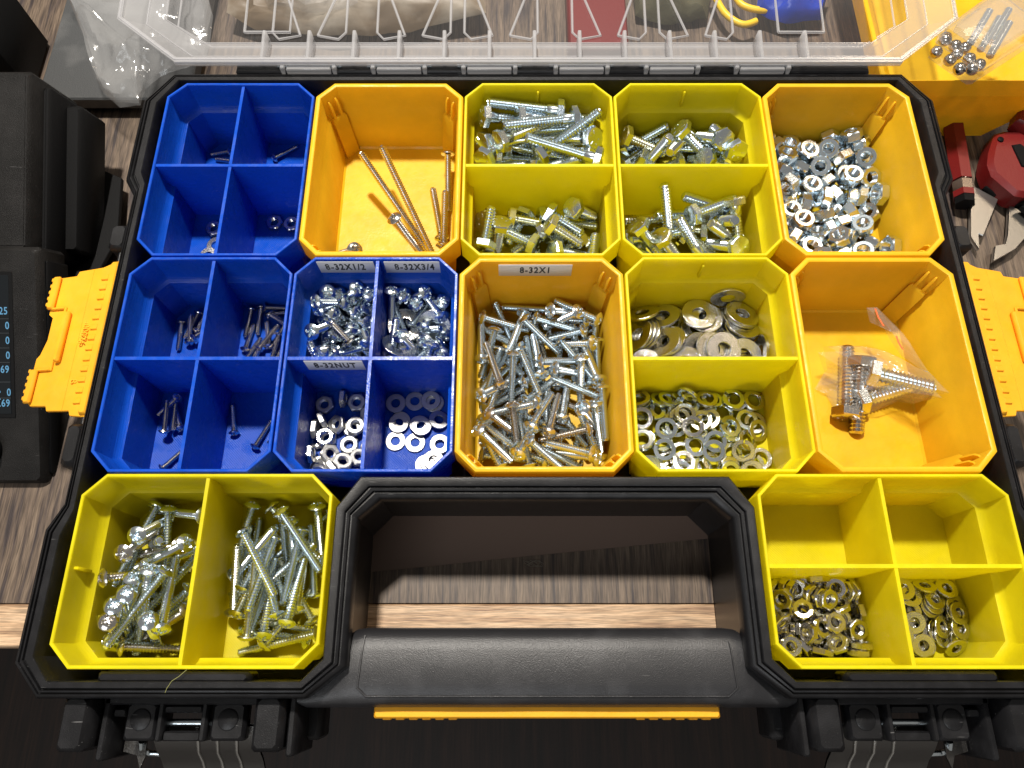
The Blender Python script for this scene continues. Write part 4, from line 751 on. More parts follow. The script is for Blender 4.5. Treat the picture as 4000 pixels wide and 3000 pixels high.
 'c12': '7 1228 -1220 -253 -12 9 25 96;7 1256 -1155 -309 -59 11 -15 78;7 1350 -1173 -344 67 10 -11 73;7 1343 -1154 -275 -91 3 -34 22;7 1386 -1212 -308 -57 -75 9 32;7 1262 -1250 -326 -35 -24 -81 40;7 1262 -1411 -187 2 -23 -91 34;7 1423 -1246 -299 -72 -57 -10 39;7 1438 -1213 -249 -55 -13 -60 57;7 1485 -1180 -343 -48 -3 -6 87;7 1506 -1268 -369 -86 -45 -7 24;7 1440 -1379 -347 -39 -24 -4 88;7 1417 -1316 -316 17 -90 -8 38;7 1330 -1438 -247 -16 -14 8 97;7 1275 -1390 -294 69 50 -15 49;7 1501 -1454 -344 81 7 -15 56;7 1412 -1516 -273 -58 42 18 67;7 1400 -1469 -276 -58 64 -18 47;7 1396 -1254 -349 -83 -5 -55 7;7 1426 -1462 -389 -73 8 57 37;7 1355 -1569 -385 -11 60 -1 79;7 1409 -1325 -410 72 16 65 21;7 1228 -1363 -356 3 10 -63 77;7 1356 -1232 -410 -73 27 61 17;7 1316 -1448 -378 -67 -45 -24 53;7 1403 -1212 -354 4 66 -2 74;7 1406 -1424 -410 10 59 31 74;7 1262 -1503 -377 49 -68 36 40;7 1408 -1550 -410 63 39 54 39;7 1269 -1331 -410 73 -67 -2 17;7 1463 -1258 -378 -60 65 41 21;7 1441 -1431 -370 -30 -18 68 64;7 1323 -1477 -315 68 -56 -34 33;7 1409 -1226 -393 22 28 -52 78;7 1295 -1507 -410 74 8 66 12;7 1380 -1485 -354 64 1 60 49;17 1241 -1493 -300 50 -55 23 -63;17 1408 -1510 -392 61 10 -20 -76;17 1290 -1287 -331 11 -22 -97 -6;17 1447 -1309 -292 32 -82 -40 -26;17 1284 -1448 -234 26 -26 -21 -91',
 'c13': '5 921 -1868 -425 24 0 0 97;5 968 -2059 -425 50 0 0 87;5 1142 -1661 -425 69 0 0 72;5 893 -1778 -400 63 3 71 33;5 924 -2060 -357 19 -76 -52 -34;5 972 -2033 -369 43 68 7 -60;5 916 -1867 -395 0 -80 -60 0;5 945 -1951 -405 82 13 21 51;5 1018 -1999 -376 10 -18 -12 -97;5 861 -1824 -400 51 51 49 49;5 885 -1938 -425 71 0 0 71;5 894 -2023 -410 63 14 -16 -74;5 1015 -1996 -410 8 -18 -12 -97;5 1032 -1901 -425 24 0 0 97;5 1138 -1905 -425 12 0 0 -99;5 1140 -1819 -425 72 0 0 70;5 1166 -1789 -371 18 -68 -18 68;5 1145 -1995 -400 16 68 -21 -69;5 1120 -1740 -425 26 0 0 97;5 1087 -1969 -410 39 9 20 90;5 1053 -1677 -425 4 0 0 -100;5 890 -1689 -425 13 0 0 99;5 988 -1663 -400 68 18 -68 -19;5 965 -1798 -409 4 92 32 22;5 1042 -1815 -425 94 0 0 35;5 1063 -1809 -395 0 -94 -34 0;5 863 -1958 -371 18 -68 18 -68;5 1113 -2056 -400 55 -66 -26 -44',
 'c14': '16 1248 -1678 -434 33 0 0 -94;16 1347 -1666 -434 74 0 0 -68;16 1279 -1773 -434 98 0 0 17;16 1377 -1794 -427 89 -7 0 -45;16 1260 -1878 -434 22 0 0 97;16 1359 -1886 -434 99 0 0 -14;16 1485 -1900 -434 14 0 0 -99;16 1413 -2000 -434 89 0 0 -45;16 1446 -1676 -434 96 0 0 27;16 1252 -1682 -422 99 0 0 -16;16 1272 -1788 -422 0 0 0 100;16 1388 -1806 -415 18 2 6 98;16 1483 -1897 -422 48 0 0 87;16 1440 -1989 -422 32 0 0 -95;16 1429 -1666 -422 30 0 0 95;16 1474 -1771 -420 2 -12 -8 -99;16 1456 -1982 -410 76 0 0 -65',
 'c15': '5 3108 -2750 -425 35 0 0 94;5 3377 -2675 -425 0 -31 95 0;5 3250 -2594 -425 30 0 0 -96;5 3338 -2801 -425 48 0 0 88;5 3265 -2785 -400 12 -54 46 69;5 3200 -2765 -425 71 0 0 70;5 3324 -2720 -400 49 49 51 51;5 3370 -2792 -395 28 0 0 -96;5 3104 -2658 -400 14 14 69 69;5 2977 -2601 -425 71 0 0 71;5 3260 -2594 -395 82 0 0 -58;5 3059 -2843 -425 97 0 0 -26;5 3163 -2619 -425 56 0 0 83;5 2983 -2685 -425 8 0 0 -100;5 3267 -2711 -409 18 -22 -96 -9;5 3041 -2594 -407 93 7 25 25;5 3143 -2828 -425 100 0 0 10;5 3035 -2759 -409 25 22 -6 -94;5 3179 -2592 -379 47 22 -1 -86;5 3202 -2668 -405 17 13 -96 -18;5 3271 -2606 -365 69 0 0 72;5 3364 -2795 -365 95 0 0 -31;5 3403 -2593 -396 9 70 -9 -70;5 3172 -2711 -377 11 -33 -56 76;5 3085 -2769 -374 62 -21 24 -71;5 2984 -2588 -375 0 25 0 -97;5 3088 -2588 -400 13 -84 -48 23;5 3201 -2851 -404 21 -1 -98 -7;5 3341 -2564 -400 0 0 -71 -71;5 3087 -2850 -371 9 56 43 -70;5 2993 -2674 -395 96 0 0 -29;5 3333 -2631 -406 6 76 -59 26;5 3137 -2598 -365 96 13 -19 -17;5 3224 -2564 -315 19 -19 68 68;5 3275 -2850 -401 53 39 -3 76;5 3237 -2689 -365 97 -13 0 21;5 3163 -2776 -383 6 -97 -19 16;5 3357 -2870 -320 32 40 67 -54;5 3379 -2707 -395 97 0 0 26;5 3372 -2855 -400 20 -20 68 -68;5 3067 -2685 -362 68 37 -3 -63;5 2980 -2672 -365 63 0 0 77;5 2981 -2756 -367 65 -16 40 63;5 3395 -2696 -341 22 69 -14 -67;5 3295 -2849 -373 43 -15 36 -81;5 3308 -2674 -326 84 -31 -31 -31;5 2968 -2801 -398 13 -83 -22 50;5 3270 -2748 -313 19 -4 -3 -98;5 3151 -2790 -322 25 -56 -13 78;5 3370 -2778 -325 14 -93 -34 5;5 2994 -2828 -380 37 62 -60 -35;5 3033 -2745 -315 24 1 -89 -40;5 3381 -2612 -343 8 -87 0 -48;5 3195 -2626 -335 66 30 -1 69;5 2951 -2598 -328 18 -69 -18 68;5 3206 -2869 -349 53 42 -59 45;5 3000 -2708 -335 69 1 12 -71;5 3095 -2612 -324 15 58 -66 -45;5 3311 -2732 -346 0 74 67 0;5 3126 -2846 -371 65 65 -28 -28;5 3143 -2691 -330 66 3 -19 -73;5 3028 -2606 -343 8 66 -58 -47;5 3071 -2595 -334 13 -85 21 46;5 3194 -2795 -362 11 66 -73 -12;5 3272 -2833 -324 31 -7 92 -22;5 3300 -2600 -318 14 56 79 20;5 3373 -2842 -312 78 -63 3 3;5 3023 -2842 -368 35 -60 -62 37;5 3046 -2648 -300 54 39 -5 -75;5 3062 -2847 -316 0 -74 -67 -4;5 3351 -2613 -336 5 -47 -11 87;5 3217 -2766 -336 71 9 12 69;5 3248 -2650 -294 93 21 11 28;5 3230 -2645 -320 96 15 18 -11',
 'c16': '16 3610 -2671 -422 29 0 0 -96;16 3704 -2599 -419 91 -14 4 -40;16 3581 -2841 -434 40 0 0 92;16 3556 -2681 -412 15 -20 -12 96;16 3485 -2796 -422 47 5 11 -88;16 3484 -2711 -424 53 10 -1 -84;16 3769 -2661 -394 96 -12 8 -24;16 3804 -2600 -425 8 94 -33 -3;16 3489 -2698 -410 98 3 -10 18;16 3563 -2784 -395 72 21 5 -66;16 3867 -2704 -382 83 -8 12 -54;16 3755 -2779 -401 89 -8 21 -39;16 3582 -2843 -402 5 11 18 -98;16 3781 -2803 -401 50 -18 13 -84;16 3484 -2841 -420 70 9 -11 70;16 3782 -2763 -387 3 -97 -6 22;16 3496 -2598 -412 43 10 -21 -87;16 3651 -2745 -372 86 12 5 -50;16 3547 -2844 -397 89 21 -1 -41;16 3441 -2600 -390 38 60 -38 -60;16 3485 -2699 -399 1 -93 -34 -10;16 3681 -2842 -389 67 5 -10 74;16 3773 -2639 -387 51 4 14 85;16 3831 -2852 -399 32 -83 38 24;16 3586 -2803 -366 61 -3 7 -79;16 3484 -2843 -397 34 -4 -21 92;16 3685 -2820 -434 99 0 0 16;16 3599 -2648 -434 21 0 0 -98;16 3819 -2773 -434 31 0 0 -95;16 3680 -2842 -422 78 0 0 -62;16 3628 -2769 -420 86 -4 -11 -50;16 3674 -2770 -397 95 -1 1 32;16 3698 -2839 -410 65 0 0 76;16 3737 -2717 -434 4 0 0 -100;16 3704 -2705 -422 20 0 0 98;16 3697 -2697 -410 89 0 0 45;16 3866 -2723 -420 81 -8 12 -57;16 3801 -2682 -425 61 -9 -2 -78;16 3751 -2679 -399 98 -11 10 -12;16 3638 -2599 -418 86 -5 16 48;16 3865 -2808 -417 4 -89 42 18;16 3652 -2693 -393 95 -11 -2 29;16 3866 -2769 -394 13 46 -88 -6;16 3573 -2751 -402 64 18 -2 -74;16 3665 -2629 -391 2 1 -11 -99;16 3866 -2689 -408 13 -14 2 -98;16 3866 -2671 -395 19 14 2 97;16 3638 -2598 -386 0 -2 11 99;16 3739 -2584 -386 23 -11 42 87;16 3866 -2623 -420 6 86 -49 -13;16 3539 -2598 -410 61 6 -26 -75;16 3840 -2595 -391 43 -14 -19 -87',
 'r1bl': '13 133 -126 -421 16 -67 6 -72;13 165 -178 -420 34 -51 43 -66',
 'r1br': '14 523 -121 -420 52 68 -10 -52',
 'r1fl': '16 195 -744 -434 64 0 0 -77;16 169 -818 -426 54 1 -7 84;5 174 -643 -425 78 0 0 63',
 'r1fr': '5 508 -604 -425 86 0 0 -52;5 606 -613 -425 83 0 0 56',
 'r2bl': '14 93 -1312 -420 -12 10 67 73;14 152 -1271 -397 -39 -44 -63 51;14 231 -1273 -406 49 0 -60 63;14 146 -1248 -420 -2 26 62 74;14 203 -1204 -420 -70 -67 -8 24',
 'r2br': '14 501 -1223 -420 71 -64 20 21;14 608 -1148 -406 -37 -56 22 71;14 575 -1322 -387 -12 -51 -52 67;14 638 -1241 -388 31 -67 8 66;14 604 -1387 -410 60 -35 51 51;14 446 -1237 -412 22 -8 63 74;14 462 -1308 -420 7 -4 -67 73;14 556 -1292 -420 49 54 -41 55;14 663 -1470 -420 45 -21 -64 58;14 500 -1530 -420 10 63 -23 73;14 624 -1280 -420 -67 68 0 31;14 489 -1382 -420 -20 -44 -51 71;14 631 -1407 -420 46 -23 63 57;14 503 -1457 -409 50 30 -54 60;14 602 -1174 -420 10 66 13 73',
 'r2fl': '14 127 -1769 -351 -9 -19 -79 57;14 152 -1761 -391 -47 40 50 61;14 119 -1718 -369 52 21 47 68;14 181 -1962 -420 -2 -46 -50 74;14 153 -1745 -420 -70 -49 -46 24',
 'r2fr': '14 599 -1840 -421 55 28 -62 49;14 437 -1764 -421 54 59 -34 49;13 663 -1838 -420 30 14 -66 68',
 'long': '12 1226 -601 -288 -10 36 -72 59;12 1290 -610 -251 -38 -16 -77 49;9 1295 -795 -286 60 -20 -5 77;9 1472 -631 -335 -2 -3 -76 65;9 1423 -557 -392 -66 -62 -36 23;9 1482 -380 -363 -78 53 19 27;9 964 -869 -301 88 29 13 36',
}

for key in PILES:
    if key not in DATA: continue
    its = []
    for r in DATA[key].split(';'):
        n_ = [int(x) for x in r.split()]; its.append((DATA['kinds'][n_[0]], (n_[1] / 10, n_[2] / 10, n_[3] / 10), Quaternion([x / 100 for x in n_[4:]]).normalized()))
    build_pile(key, its)

# ------------------------------------------------------------------ things around the case
CAMM = cam.matrix_world.copy()
def at(u, v, z):
    """the point at height z seen at photo position (u, v)"""
    d = CAMM.to_3x3() @ Vector(((u - 2000) / 2850, -(v - 1500) / 2850, -1)); c = CAMM.translation / S
    t = (z - c.z) / d.z; return (c.x + t * d.x, c.y + t * d.y, z)
def done(t, loc): origin(t, loc); return t
# sloping digital readout at the left
t = thing('digital_readout', 'black sloping digital readout with a column of blue digits beside the left latch', 'readout')
a = math.atan2(47, 109)
D = Matrix.Translation((-51, -207, -53)) @ Matrix.Rotation(a, 4, 'X')
def DR(mb, i0=0): return mb.move(i0, D)
q = MB(); q.box(-150, 0, -.5, 118.6, -24, 0, 3.0); DR(q).obj('housing', M['device'], t)
q = MB(); q.box(-140, -13.4, 33, 106, -.5, .35, .25); DR(q).obj('screen_bezel', M['matte_black'], t)
scr = mat('screen_glass', (0.006, 0.008, 0.010), 0.12)
q = MB(); q.box(-139, -15.2, 35, 104.2, .1, .55, .15); s_o = DR(q).obj('screen', scr, t)
dig = bpy.data.materials.new('lit_digits'); dig.use_nodes = True; nt = dig.node_tree; e = nt.nodes.new("ShaderNodeEmission"); e.inputs[0].default_value = (0.25, 0.62, 0.95, 1); e.inputs[1].default_value = 0.55
nt.links.new(e.outputs[0], nt.nodes["Material Output"].inputs[0])
def digit(s_, x, v):
    p = D @ Vector((x, v, .62)); o = text_obj('digits', s_, 5.2, dig, s_o, p, (a, 0, 0), depth=.02, align='RIGHT', sx=.8, space=1.1, bold=.06)
for s_, v in (('.125', 86.3), ('0', 79), ('0', 71.6), ('0', 64.2), ('1.69', 57.2), ('0', 45.7), ('- 1.69', 40.3)): digit(s_, -15.8 if len(s_) > 1 else -15.2, v)
for v in (82.5, 75.4, 68, 60.8, 51, 43):
    q = MB(); q.box(-100, -15.4, v - .15, v + .15, .55, .6, .02); DR(q).obj('row_line', mat('screen_line', (.03, .035, .04), .3) if v == 82.5 else bpy.data.materials['screen_line'], s_o)
q = MB(); q.box(-30, -20.5, 42.2, 42.7, .56, .66, .02); q.box(-30, -20.5, 45.6, 46.6, .56, .66, .02); DR(q).obj('cursor_bar', dig, s_o)
q = MB(); q.lathe([(9.5, 0), (9.5, 5), (8.3, 6.5)], 32, c=(-30, 17)); DR(q).obj('knob', M['matte_black'], t)
q = MB(); q.box(-.3, 1.6, 4, 112, -22, -4, .9); DR(q).obj('side_panel', M['matte_black'], t)
done(t, (-110, -150, DZ))
# second unit behind it
t = thing('control_unit', 'dark plastic control unit with a stepped side, behind the digital readout', 'electronics')
a2 = math.radians(20); D2 = Matrix.Translation((-60, -97, -12)) @ Matrix.Rotation(a2, 4, 'X')
q = MB(); q.box(-130, 0, 0, 92, -42, 0, 2.4); q.move(0, D2); q.obj('housing', M['device'], t)
q = MB(); q.box(-1, 4, -1, 88, -46, -10, 2.0); q.move(0, D2); q.obj('side_flange', M['matte_black'], t)
q = MB(); q.box(-1, 11.5, 4, 84, -50, -24, 2.5); q.move(0, D2); q.obj('side_step', M['matte_black'], t)
q = MB(); q.box(-128, -2.5, 2.5, 89, -.1, .25, .2); q.move(0, D2); q.obj('face_plate', M['device'], t)
done(t, (-100, -55, DZ))
q = MB(); q.prism([(-92, -3.5), (-44, -26.6), (-38.5, -67), (-48, -100), (-110, -100), (-110, -3)], DZ + 8, DZ + 11, .4)
tag(q.obj('black_plate', M['matte_black']), 'flat matt black plate jutting from under the control unit towards the case', 'plate')
q = MB(); q.box(-300, -117.5, 42, 88, DZ, -2, 3); t = q.obj('black_cabinet', M['matte_black']); tag(t, 'tall matt black cabinet at the back left corner of the desk', 'cabinet')
# flat slab under the plastic bag
q = MB()
def rr(x0, x1, y0, y1, r, z, n=5):
    o = []
    for cx, cy, a0 in ((x1 - r, y1 - r, 0), (x0 + r, y1 - r, 90), (x0 + r, y0 + r, 180), (x1 - r, y0 + r, 270)):
        for k in range(n): th = math.radians(a0 + 90 * k / (n - 1)); o.append((cx + r * math.cos(th), cy + r * math.sin(th), z))
    return o
q.loft([rr(-105, -14, 31, 190, 5, DZ + 4), rr(-106, -13, 30, 191, 6, DZ + 5), rr(-106, -13, 30, 191, 6, DZ + 12), rr(-105, -14, 31, 190, 5, DZ + 13)])
slate = mat('scuffed_slab', (0.05, 0.052, 0.054), 0.42, bump=(1500, .5, 3), var=(35, (0.13, 0.13, 0.13), .52, .85))
t = thing('slab', 'flat dark grey slab with rounded corners and scuffs under the clear plastic bag', 'slab'); q.obj('plate', slate, t)
q = MB(); q.box(-100, -20, 40, 185, DZ, DZ + 4.2, .5); q.obj('foot', M['matte_black'], t); done(t, (-60, 110, DZ))
# ---------------- clear film
def film(name, milky, rough, tint=(.97, .97, .97), bump_=1.0, spec=1.45):
    m = bpy.data.materials.new(name); m.use_nodes = True; nt = m.node_tree; nt.nodes.remove(nt.nodes["Principled BSDF"]); o = nt.nodes["Material Output"]
    tr = nt.nodes.new("ShaderNodeBsdfTransparent"); tr.inputs[0].default_value = (*tint, 1)
    df = nt.nodes.new("ShaderNodeBsdfDiffuse"); df.inputs[0].default_value = (.8, .8, .8, 1)
    gl = nt.nodes.new("ShaderNodeBsdfGlossy"); gl.inputs["Roughness"].default_value = rough
    bp = nt.nodes.new("ShaderNodeBump"); fr = grazing(nt, .05, .9, 3, bp)
    a = nt.nodes.new("ShaderNodeMixShader"); a.inputs[0].default_value = milky; b = nt.nodes.new("ShaderNodeMixShader")
    nt.links.new(tr.outputs[0], a.inputs[1]); nt.links.new(df.outputs[0], a.inputs[2]); fm = nt.nodes.new('ShaderNodeMath'); fm.operation = 'MULTIPLY'; fm.inputs[1].default_value = .6; nt.links.new(fr.outputs[0], fm.inputs[0]); nt.links.new(fm.outputs[0], b.inputs[0]); nt.links.new(a.outputs[0], b.inputs[1]); nt.links.new(gl.outputs[0], b.inputs[2])
    g = nt.nodes.new("ShaderNodeNewGeometry"); n = nt.nodes.new("ShaderNodeTexNoise"); n.inputs["Scale"].default_value = 90; n.inputs["Detail"].default_value = 3; n.inputs["Distortion"].default_value = 1.5
    bp.inputs["Strength"].default_value = bump_; bp.inputs["Distance"].default_value = .003
    nt.links.new(g.outputs["Position"], n.inputs["Vector"]); nt.links.new(n.outputs["Fac"], bp.inputs["Height"])
    nt.links.new(bp.outputs[0], gl.inputs["Normal"]); nt.links.new(b.outputs[0], o.inputs[0]); return m
M['film'] = film('clear_film', .11, .12, bump_=.12); M['film_thin'] = film('thin_film', .07, .10, (.98, .975, .97), .45, 1.35); M['rigid_clear'] = film('rigid_clear', .10, .05, (.93, .93, .93), .1)
from mathutils import noise
def sheet(outline, h, crumple, seed, rings=10, zlo=None, sub=4, fq=.055):
    """a crumpled sheet filling an outline of (x, y, z) points, raised by h in the middle"""
    pts = []
    n = len(outline)
    for i in range(n):
        a_, b_ = Vector(outline[i]), Vector(outline[(i + 1) % n])
        for k in range(sub): pts.append(a_.lerp(b_, k / sub))
    c = sum(pts, Vector()) / len(pts); mb = MB(); prev = None
    for r in range(rings, 0, -1):
        f = r / rings; row = []
        for p in pts:
            q_ = c.lerp(p, f); w_ = .9 - 1.8 * abs(noise.noise(Vector((q_.x * fq + seed, q_.y * fq * .7, seed)))) + .28 * (1 - 2 * abs(noise.noise(Vector((q_.x * fq * 2.6, q_.y * fq * 2.0 + seed, 3)))))
            row.append((q_.x, q_.y, q_.z + h * (1 - f * f) + crumple * w_ * (1.0 if r < rings else .4)))
        R = mb.ring(row)
        if prev: mb.bridge(prev, R)
        prev = R
    mb.f.append(tuple(prev)); return mb
zb = -34
ol = [at(235, -60, -28), at(275, 0, -28), at(335, 170, -30), at(372, 300, -32), at(400, 360, -33), at(462, 411, -34), at(545, 406, -34), at(562, 340, -32), at(620, 290, -30), at(700, 255, -28), at(800, 230, -24), at(830, 60, -24), at(800, -60, -24)]
t = thing('clear_bag', 'crumpled clear plastic bag lying over the grey slab behind the case corner', 'bag')
sheet(ol, 5, 7, 2.1, rings=16, sub=5).obj('top_film', M['film'], t, sharp=28); sheet([(x, y, z - 3) for x, y, z in ol], 1, 5, 7.7, rings=14, sub=5).obj('bottom_film', M['film'], t, sharp=28)
done(t, (-50, 50, DZ + 13))
# things seen through the lid
t = thing('brown_pouch', 'pale crumpled pouch of brown paper seen through the middle of the clear lid', 'pouch')
pouch = mat('pouch_paper', (.13, .09, .05), .5, bump=(200, .5, 3), var=(22, (.33, .29, .23), .45, .62))
sheet([at(900, -60, -40), at(890, 60, -46), at(1000, 120, -50), at(1300, 150, -50), at(1600, 130, -50), at(1900, 60, -46), at(1880, -60, -42)], 9, 5, 4.4, rings=12).obj('front_face', pouch, t, sharp=40)
sheet([at(1000, -80, -34), at(1050, 30, -38), at(1250, 70, -38), at(1400, 20, -36), at(1380, -80, -34)], 4, 9, 9.1, rings=8).obj('clear_liner', M['film'], t, sharp=28)
done(t, (100, 90, DZ))
q = MB(); x0 = at(2215, 60, -45)[0]; x1 = at(2440, 60, -45)[0]; q.box(x0, x1, 66, 130, DZ, -38, 1.5)
tag(q.obj('red_box', M['red']), 'red box on the desk seen through the clear lid', 'box')
olive = mat('olive_cloth', (.06, .055, .025), .8, bump=(400, .9, 4))
q = sheet([at(2470, -60, -48), at(2480, 70, -54), at(2620, 110, -56), at(2760, 80, -54), at(2780, -60, -48)], 8, 8, 1.3); tag(q.obj('olive_pouch', olive), 'dark olive pouch beside the red box seen through the lid', 'pouch')
bluep = mat('blue_vinyl', (.01, .05, .45), .25); q = sheet([at(2960, -60, -44), at(2950, 60, -50), at(3060, 110, -52), at(3200, 90, -50), at(3240, -60, -44)], 10, 9, 6.2); tag(q.obj('blue_pouch', bluep), 'shiny blue pouch seen through the lid left of the yellow tray', 'pouch')
for pts_, lab in (([(2780, -40), (2830, 50), (2900, 95), (2960, 80)], 'thick yellow cable looping out from under the blue pouch behind the lid'), ([(2860, -40), (2900, 20), (2990, 40), (3050, 10)], 'upper yellow cable crossing the blue pouch behind the lid')):
    P_ = [Vector(at(u, v, -46)) for u, v in pts_]; cu = []
    for k in range(len(P_) - 1):
        for j in range(6):
            t_ = j / 6; p0 = P_[max(0, k - 1)]; p1, p2 = P_[k], P_[k + 1]; p3 = P_[min(len(P_) - 1, k + 2)]
            cu.append(0.5 * ((2 * p1) + (-p0 + p2) * t_ + (2 * p0 - 5 * p1 + 4 * p2 - p3) * t_ ** 2 + (-p0 + 3 * p1 - 3 * p2 + p3) * t_ ** 3))
    q = MB(); q.tube(cu, 2.2, 10); tag(q.obj('yellow_cable', mat('cord_jacket', (.85, .55, .01), .4)), lab, 'cable', 'yellow cables behind the lid')
# yellow tray at the back right
t = thing('yellow_tray', 'empty amber tray standing behind the right corner of the case', 'tray')
def tr(t_, z, sh=0): return [(x + sh * 0, y, z) for x, y in [(392 + t_, 9.2 + t_ * .15), (500 - t_, 9.2 + t_ * .15), (503 - t_, 12 + t_), (503 - t_, 140 - t_), (389 + t_, 140 - t_), (389 + t_, 12 + t_)]]
q = MB(); q.loft([tr(26, DZ), tr(2.5, -21), tr(0.6, -20), tr(0, -9), tr(.4, -8.4), tr(2.4, -8.4), tr(2.8, -9), tr(3.5, -20), tr(5, -21), tr(26, -40)])
q.obj('tray_shell', M['amber'], t, sharp=25)
done(t, (446, 75, DZ))
# clear case of bearing balls on the tray
t = thing('clear_case', 'small clear case with steel balls set at an angle over the amber tray', 'case')
c4 = [Vector(at(3612, 215, -6)), Vector(at(3787, 336, -6)), Vector(at(4030, 180, -6)), Vector(at(3850, 40, -6))]
cc = sum(c4, Vector()) / 4
def cr_(k, z, rnd=.16):
    o = []
    for i in range(4):
        p, a_, b_ = c4[i], c4[i - 1], c4[(i + 1) % 4]
        for w_ in (p.lerp(a_, rnd), p.lerp(a_, rnd * .3), p.lerp(b_, rnd * .3), p.lerp(b_, rnd)): v_ = cc + (w_ - cc) * k; o.append((v_.x, v_.y, z))
    return o
q = MB(); q.loft([cr_(.92, -8.0), cr_(.95, -7.4), cr_(.97, 3.5), cr_(1.03, 4), cr_(1.03, 6), cr_(.97, 6.2), cr_(.95, 13), cr_(.90, 13.6)], cap1=True); q.obj('box', M['rigid_clear'], t, sharp=30)
q = MB(); q.loft([cr_(.78, 9.5), cr_(.80, 10), cr_(.80, 13.8), cr_(.76, 14.2)]); q.obj('lid_panel', M['rigid_clear'], t, sharp=30)
done(t, (cc.x, cc.y, -8.4))
ball = MB()
for_r = [(3.35 * math.sin(math.pi * k / 12) + .001, -3.35 * math.cos(math.pi * k / 12)) for k in range(13)]
bm_ = ball.lathe(for_r, 20).mesh('steel_ball', M['steel'], 80)
bpos = [(419.7, 25.1), (426.2, 19.5), (430.1, 13.2), (437.2, 13.0), (437.0, 20.2), (431.3, 29.6), (427.2, 35.5), (424.0, 30.4), (436.3, 28.2), (441.5, 16.0), (434.1, 10.0), (430.9, 24.0)]
BL = ['leftmost', 'second from the left', None, None, None, 'middle back', 'rearmost', 'upper left', 'right-hand middle', 'rightmost', 'frontmost', 'centre']
for i, (x, y) in enumerate(bpos):
    o = bpy.data.objects.new('steel_ball', bm_); col.objects.link(o); o.location = Vector((x, y, -4.0 + (3.5 if i in (7, 10) else 0))) * S
    near = BL[i]
    tag(o, (near + ' steel ball in the clear case on the amber tray') if near else 'steel ball among the front balls in the clear case on the tray', 'ball', 'steel balls in the clear case')
for i, (dx, dy) in enumerate(((0, 0), (6, 5), (-6, 3), (2, -7))):
    q = MB(); q.tube([(444 + dx, 26 + dy, -3 + i * .8), (458 + dx, 47 + dy, -1 + i)], 2.1, 10); tag(q.obj('steel_pin', M['zinc']), ('lowest', 'rightmost', 'leftmost', 'frontmost')[i] + ' steel pin in the back part of the clear case', 'pin', 'steel pins in the clear case')
# red and chrome hex tool
t = thing('hex_tool', 'red and chrome hexagonal tool with a black end, lying in front of the amber tray', 'hand tool')
def hexbar(y0, y1, r, m, nm, tw=0):
    q = MB(); A_, B_ = Vector((452.0, 8, -50)), Vector((447.2, -43, -50)); d = (A_ - B_).normalized(); side = Vector((d.y, -d.x, 0)); up = Vector((0, 0, 1)); rings = []
    for yy in (y0, y1):
        c = B_.lerp(A_, (yy + 43) / 51); rings.append([tuple(c + side * (r * math.cos(math.pi / 3 * k + tw)) + up * (r * math.sin(math.pi / 3 * k + tw))) for k in range(6)])
    q.loft(rings); return q.obj(nm, m, t)
chrome = mat('warm_chrome', (.62, .50, .42), .16, 1.0)
hexbar(-27, 30, 6.0, M['red'], 'red_body'); hexbar(-34.5, -28, 5.8, chrome, 'chrome_collar'); hexbar(-38.5, -34.5, 6.0, M['red'], 'red_collar'); hexbar(-43, -38.5, 5.6, M['matte_black'], 'end_cap')
q = MB(); dd = Vector((4.8, 51, 0)).normalized(); q.box(-2.75, 2.75, -27.5, 30, -.35, .1, .1)
Mx = Matrix.Translation((452.9, -.6, -46.35)) @ Matrix.Rotation(-math.atan2(4.8, 51), 4, 'Z') @ Matrix.Rotation(math.radians(30), 4, 'Y')
face = q.move(0, Mx).obj('chrome_face', chrome, t)
o = text_obj('engraving', 'MILWAUKEE', 3.5, M['dark_steel'], face, (0, 0, 0), depth=.03, space=1.15)
o.matrix_local = Matrix.Translation(Vector((452.6, -11.5, -46.1)) * S) @ Matrix.Rotation(-math.atan2(4.8, 51), 4, 'Z') @ Matrix.Rotation(math.radians(30), 4, 'Y') @ Matrix.Rotation(-math.pi / 2, 4, 'Z')
done(t, (450, -17, -56))
# snips: two polished blades
t = thing('snips', 'open snips with two broad bright steel blades beside the hex tool', 'snips')
q = MB(); q.prism([(456.5, -29), (468.5, -38), (454, -63), (451.5, -61.5), (449.5, -72), (446.6, -64), (452, -40)], -54, -51.4, .4); q.obj('blade', M['brushed'], t)
q = MB(); q.prism([(474, -42), (492, -55), (478, -64), (470, -72), (455.5, -80), (459, -70), (465, -69), (468, -62)], -54, -51.2, .4); q.obj('blade', M['brushed'], t)
q = MB(); q.prism([(466, -26), (484, -36), (486, -46), (472, -42), (468, -38), (461, -31)], -55, -49, .8); q.obj('pivot', M['matte_black'], t)
q = MB(); q.prism([(476, -47), (500, -40), (500, -56), (484, -57)], -50, -44, 1.5); q.obj('handle', M['matte_black'], t)
done(t, (466, -55, DZ + 4))
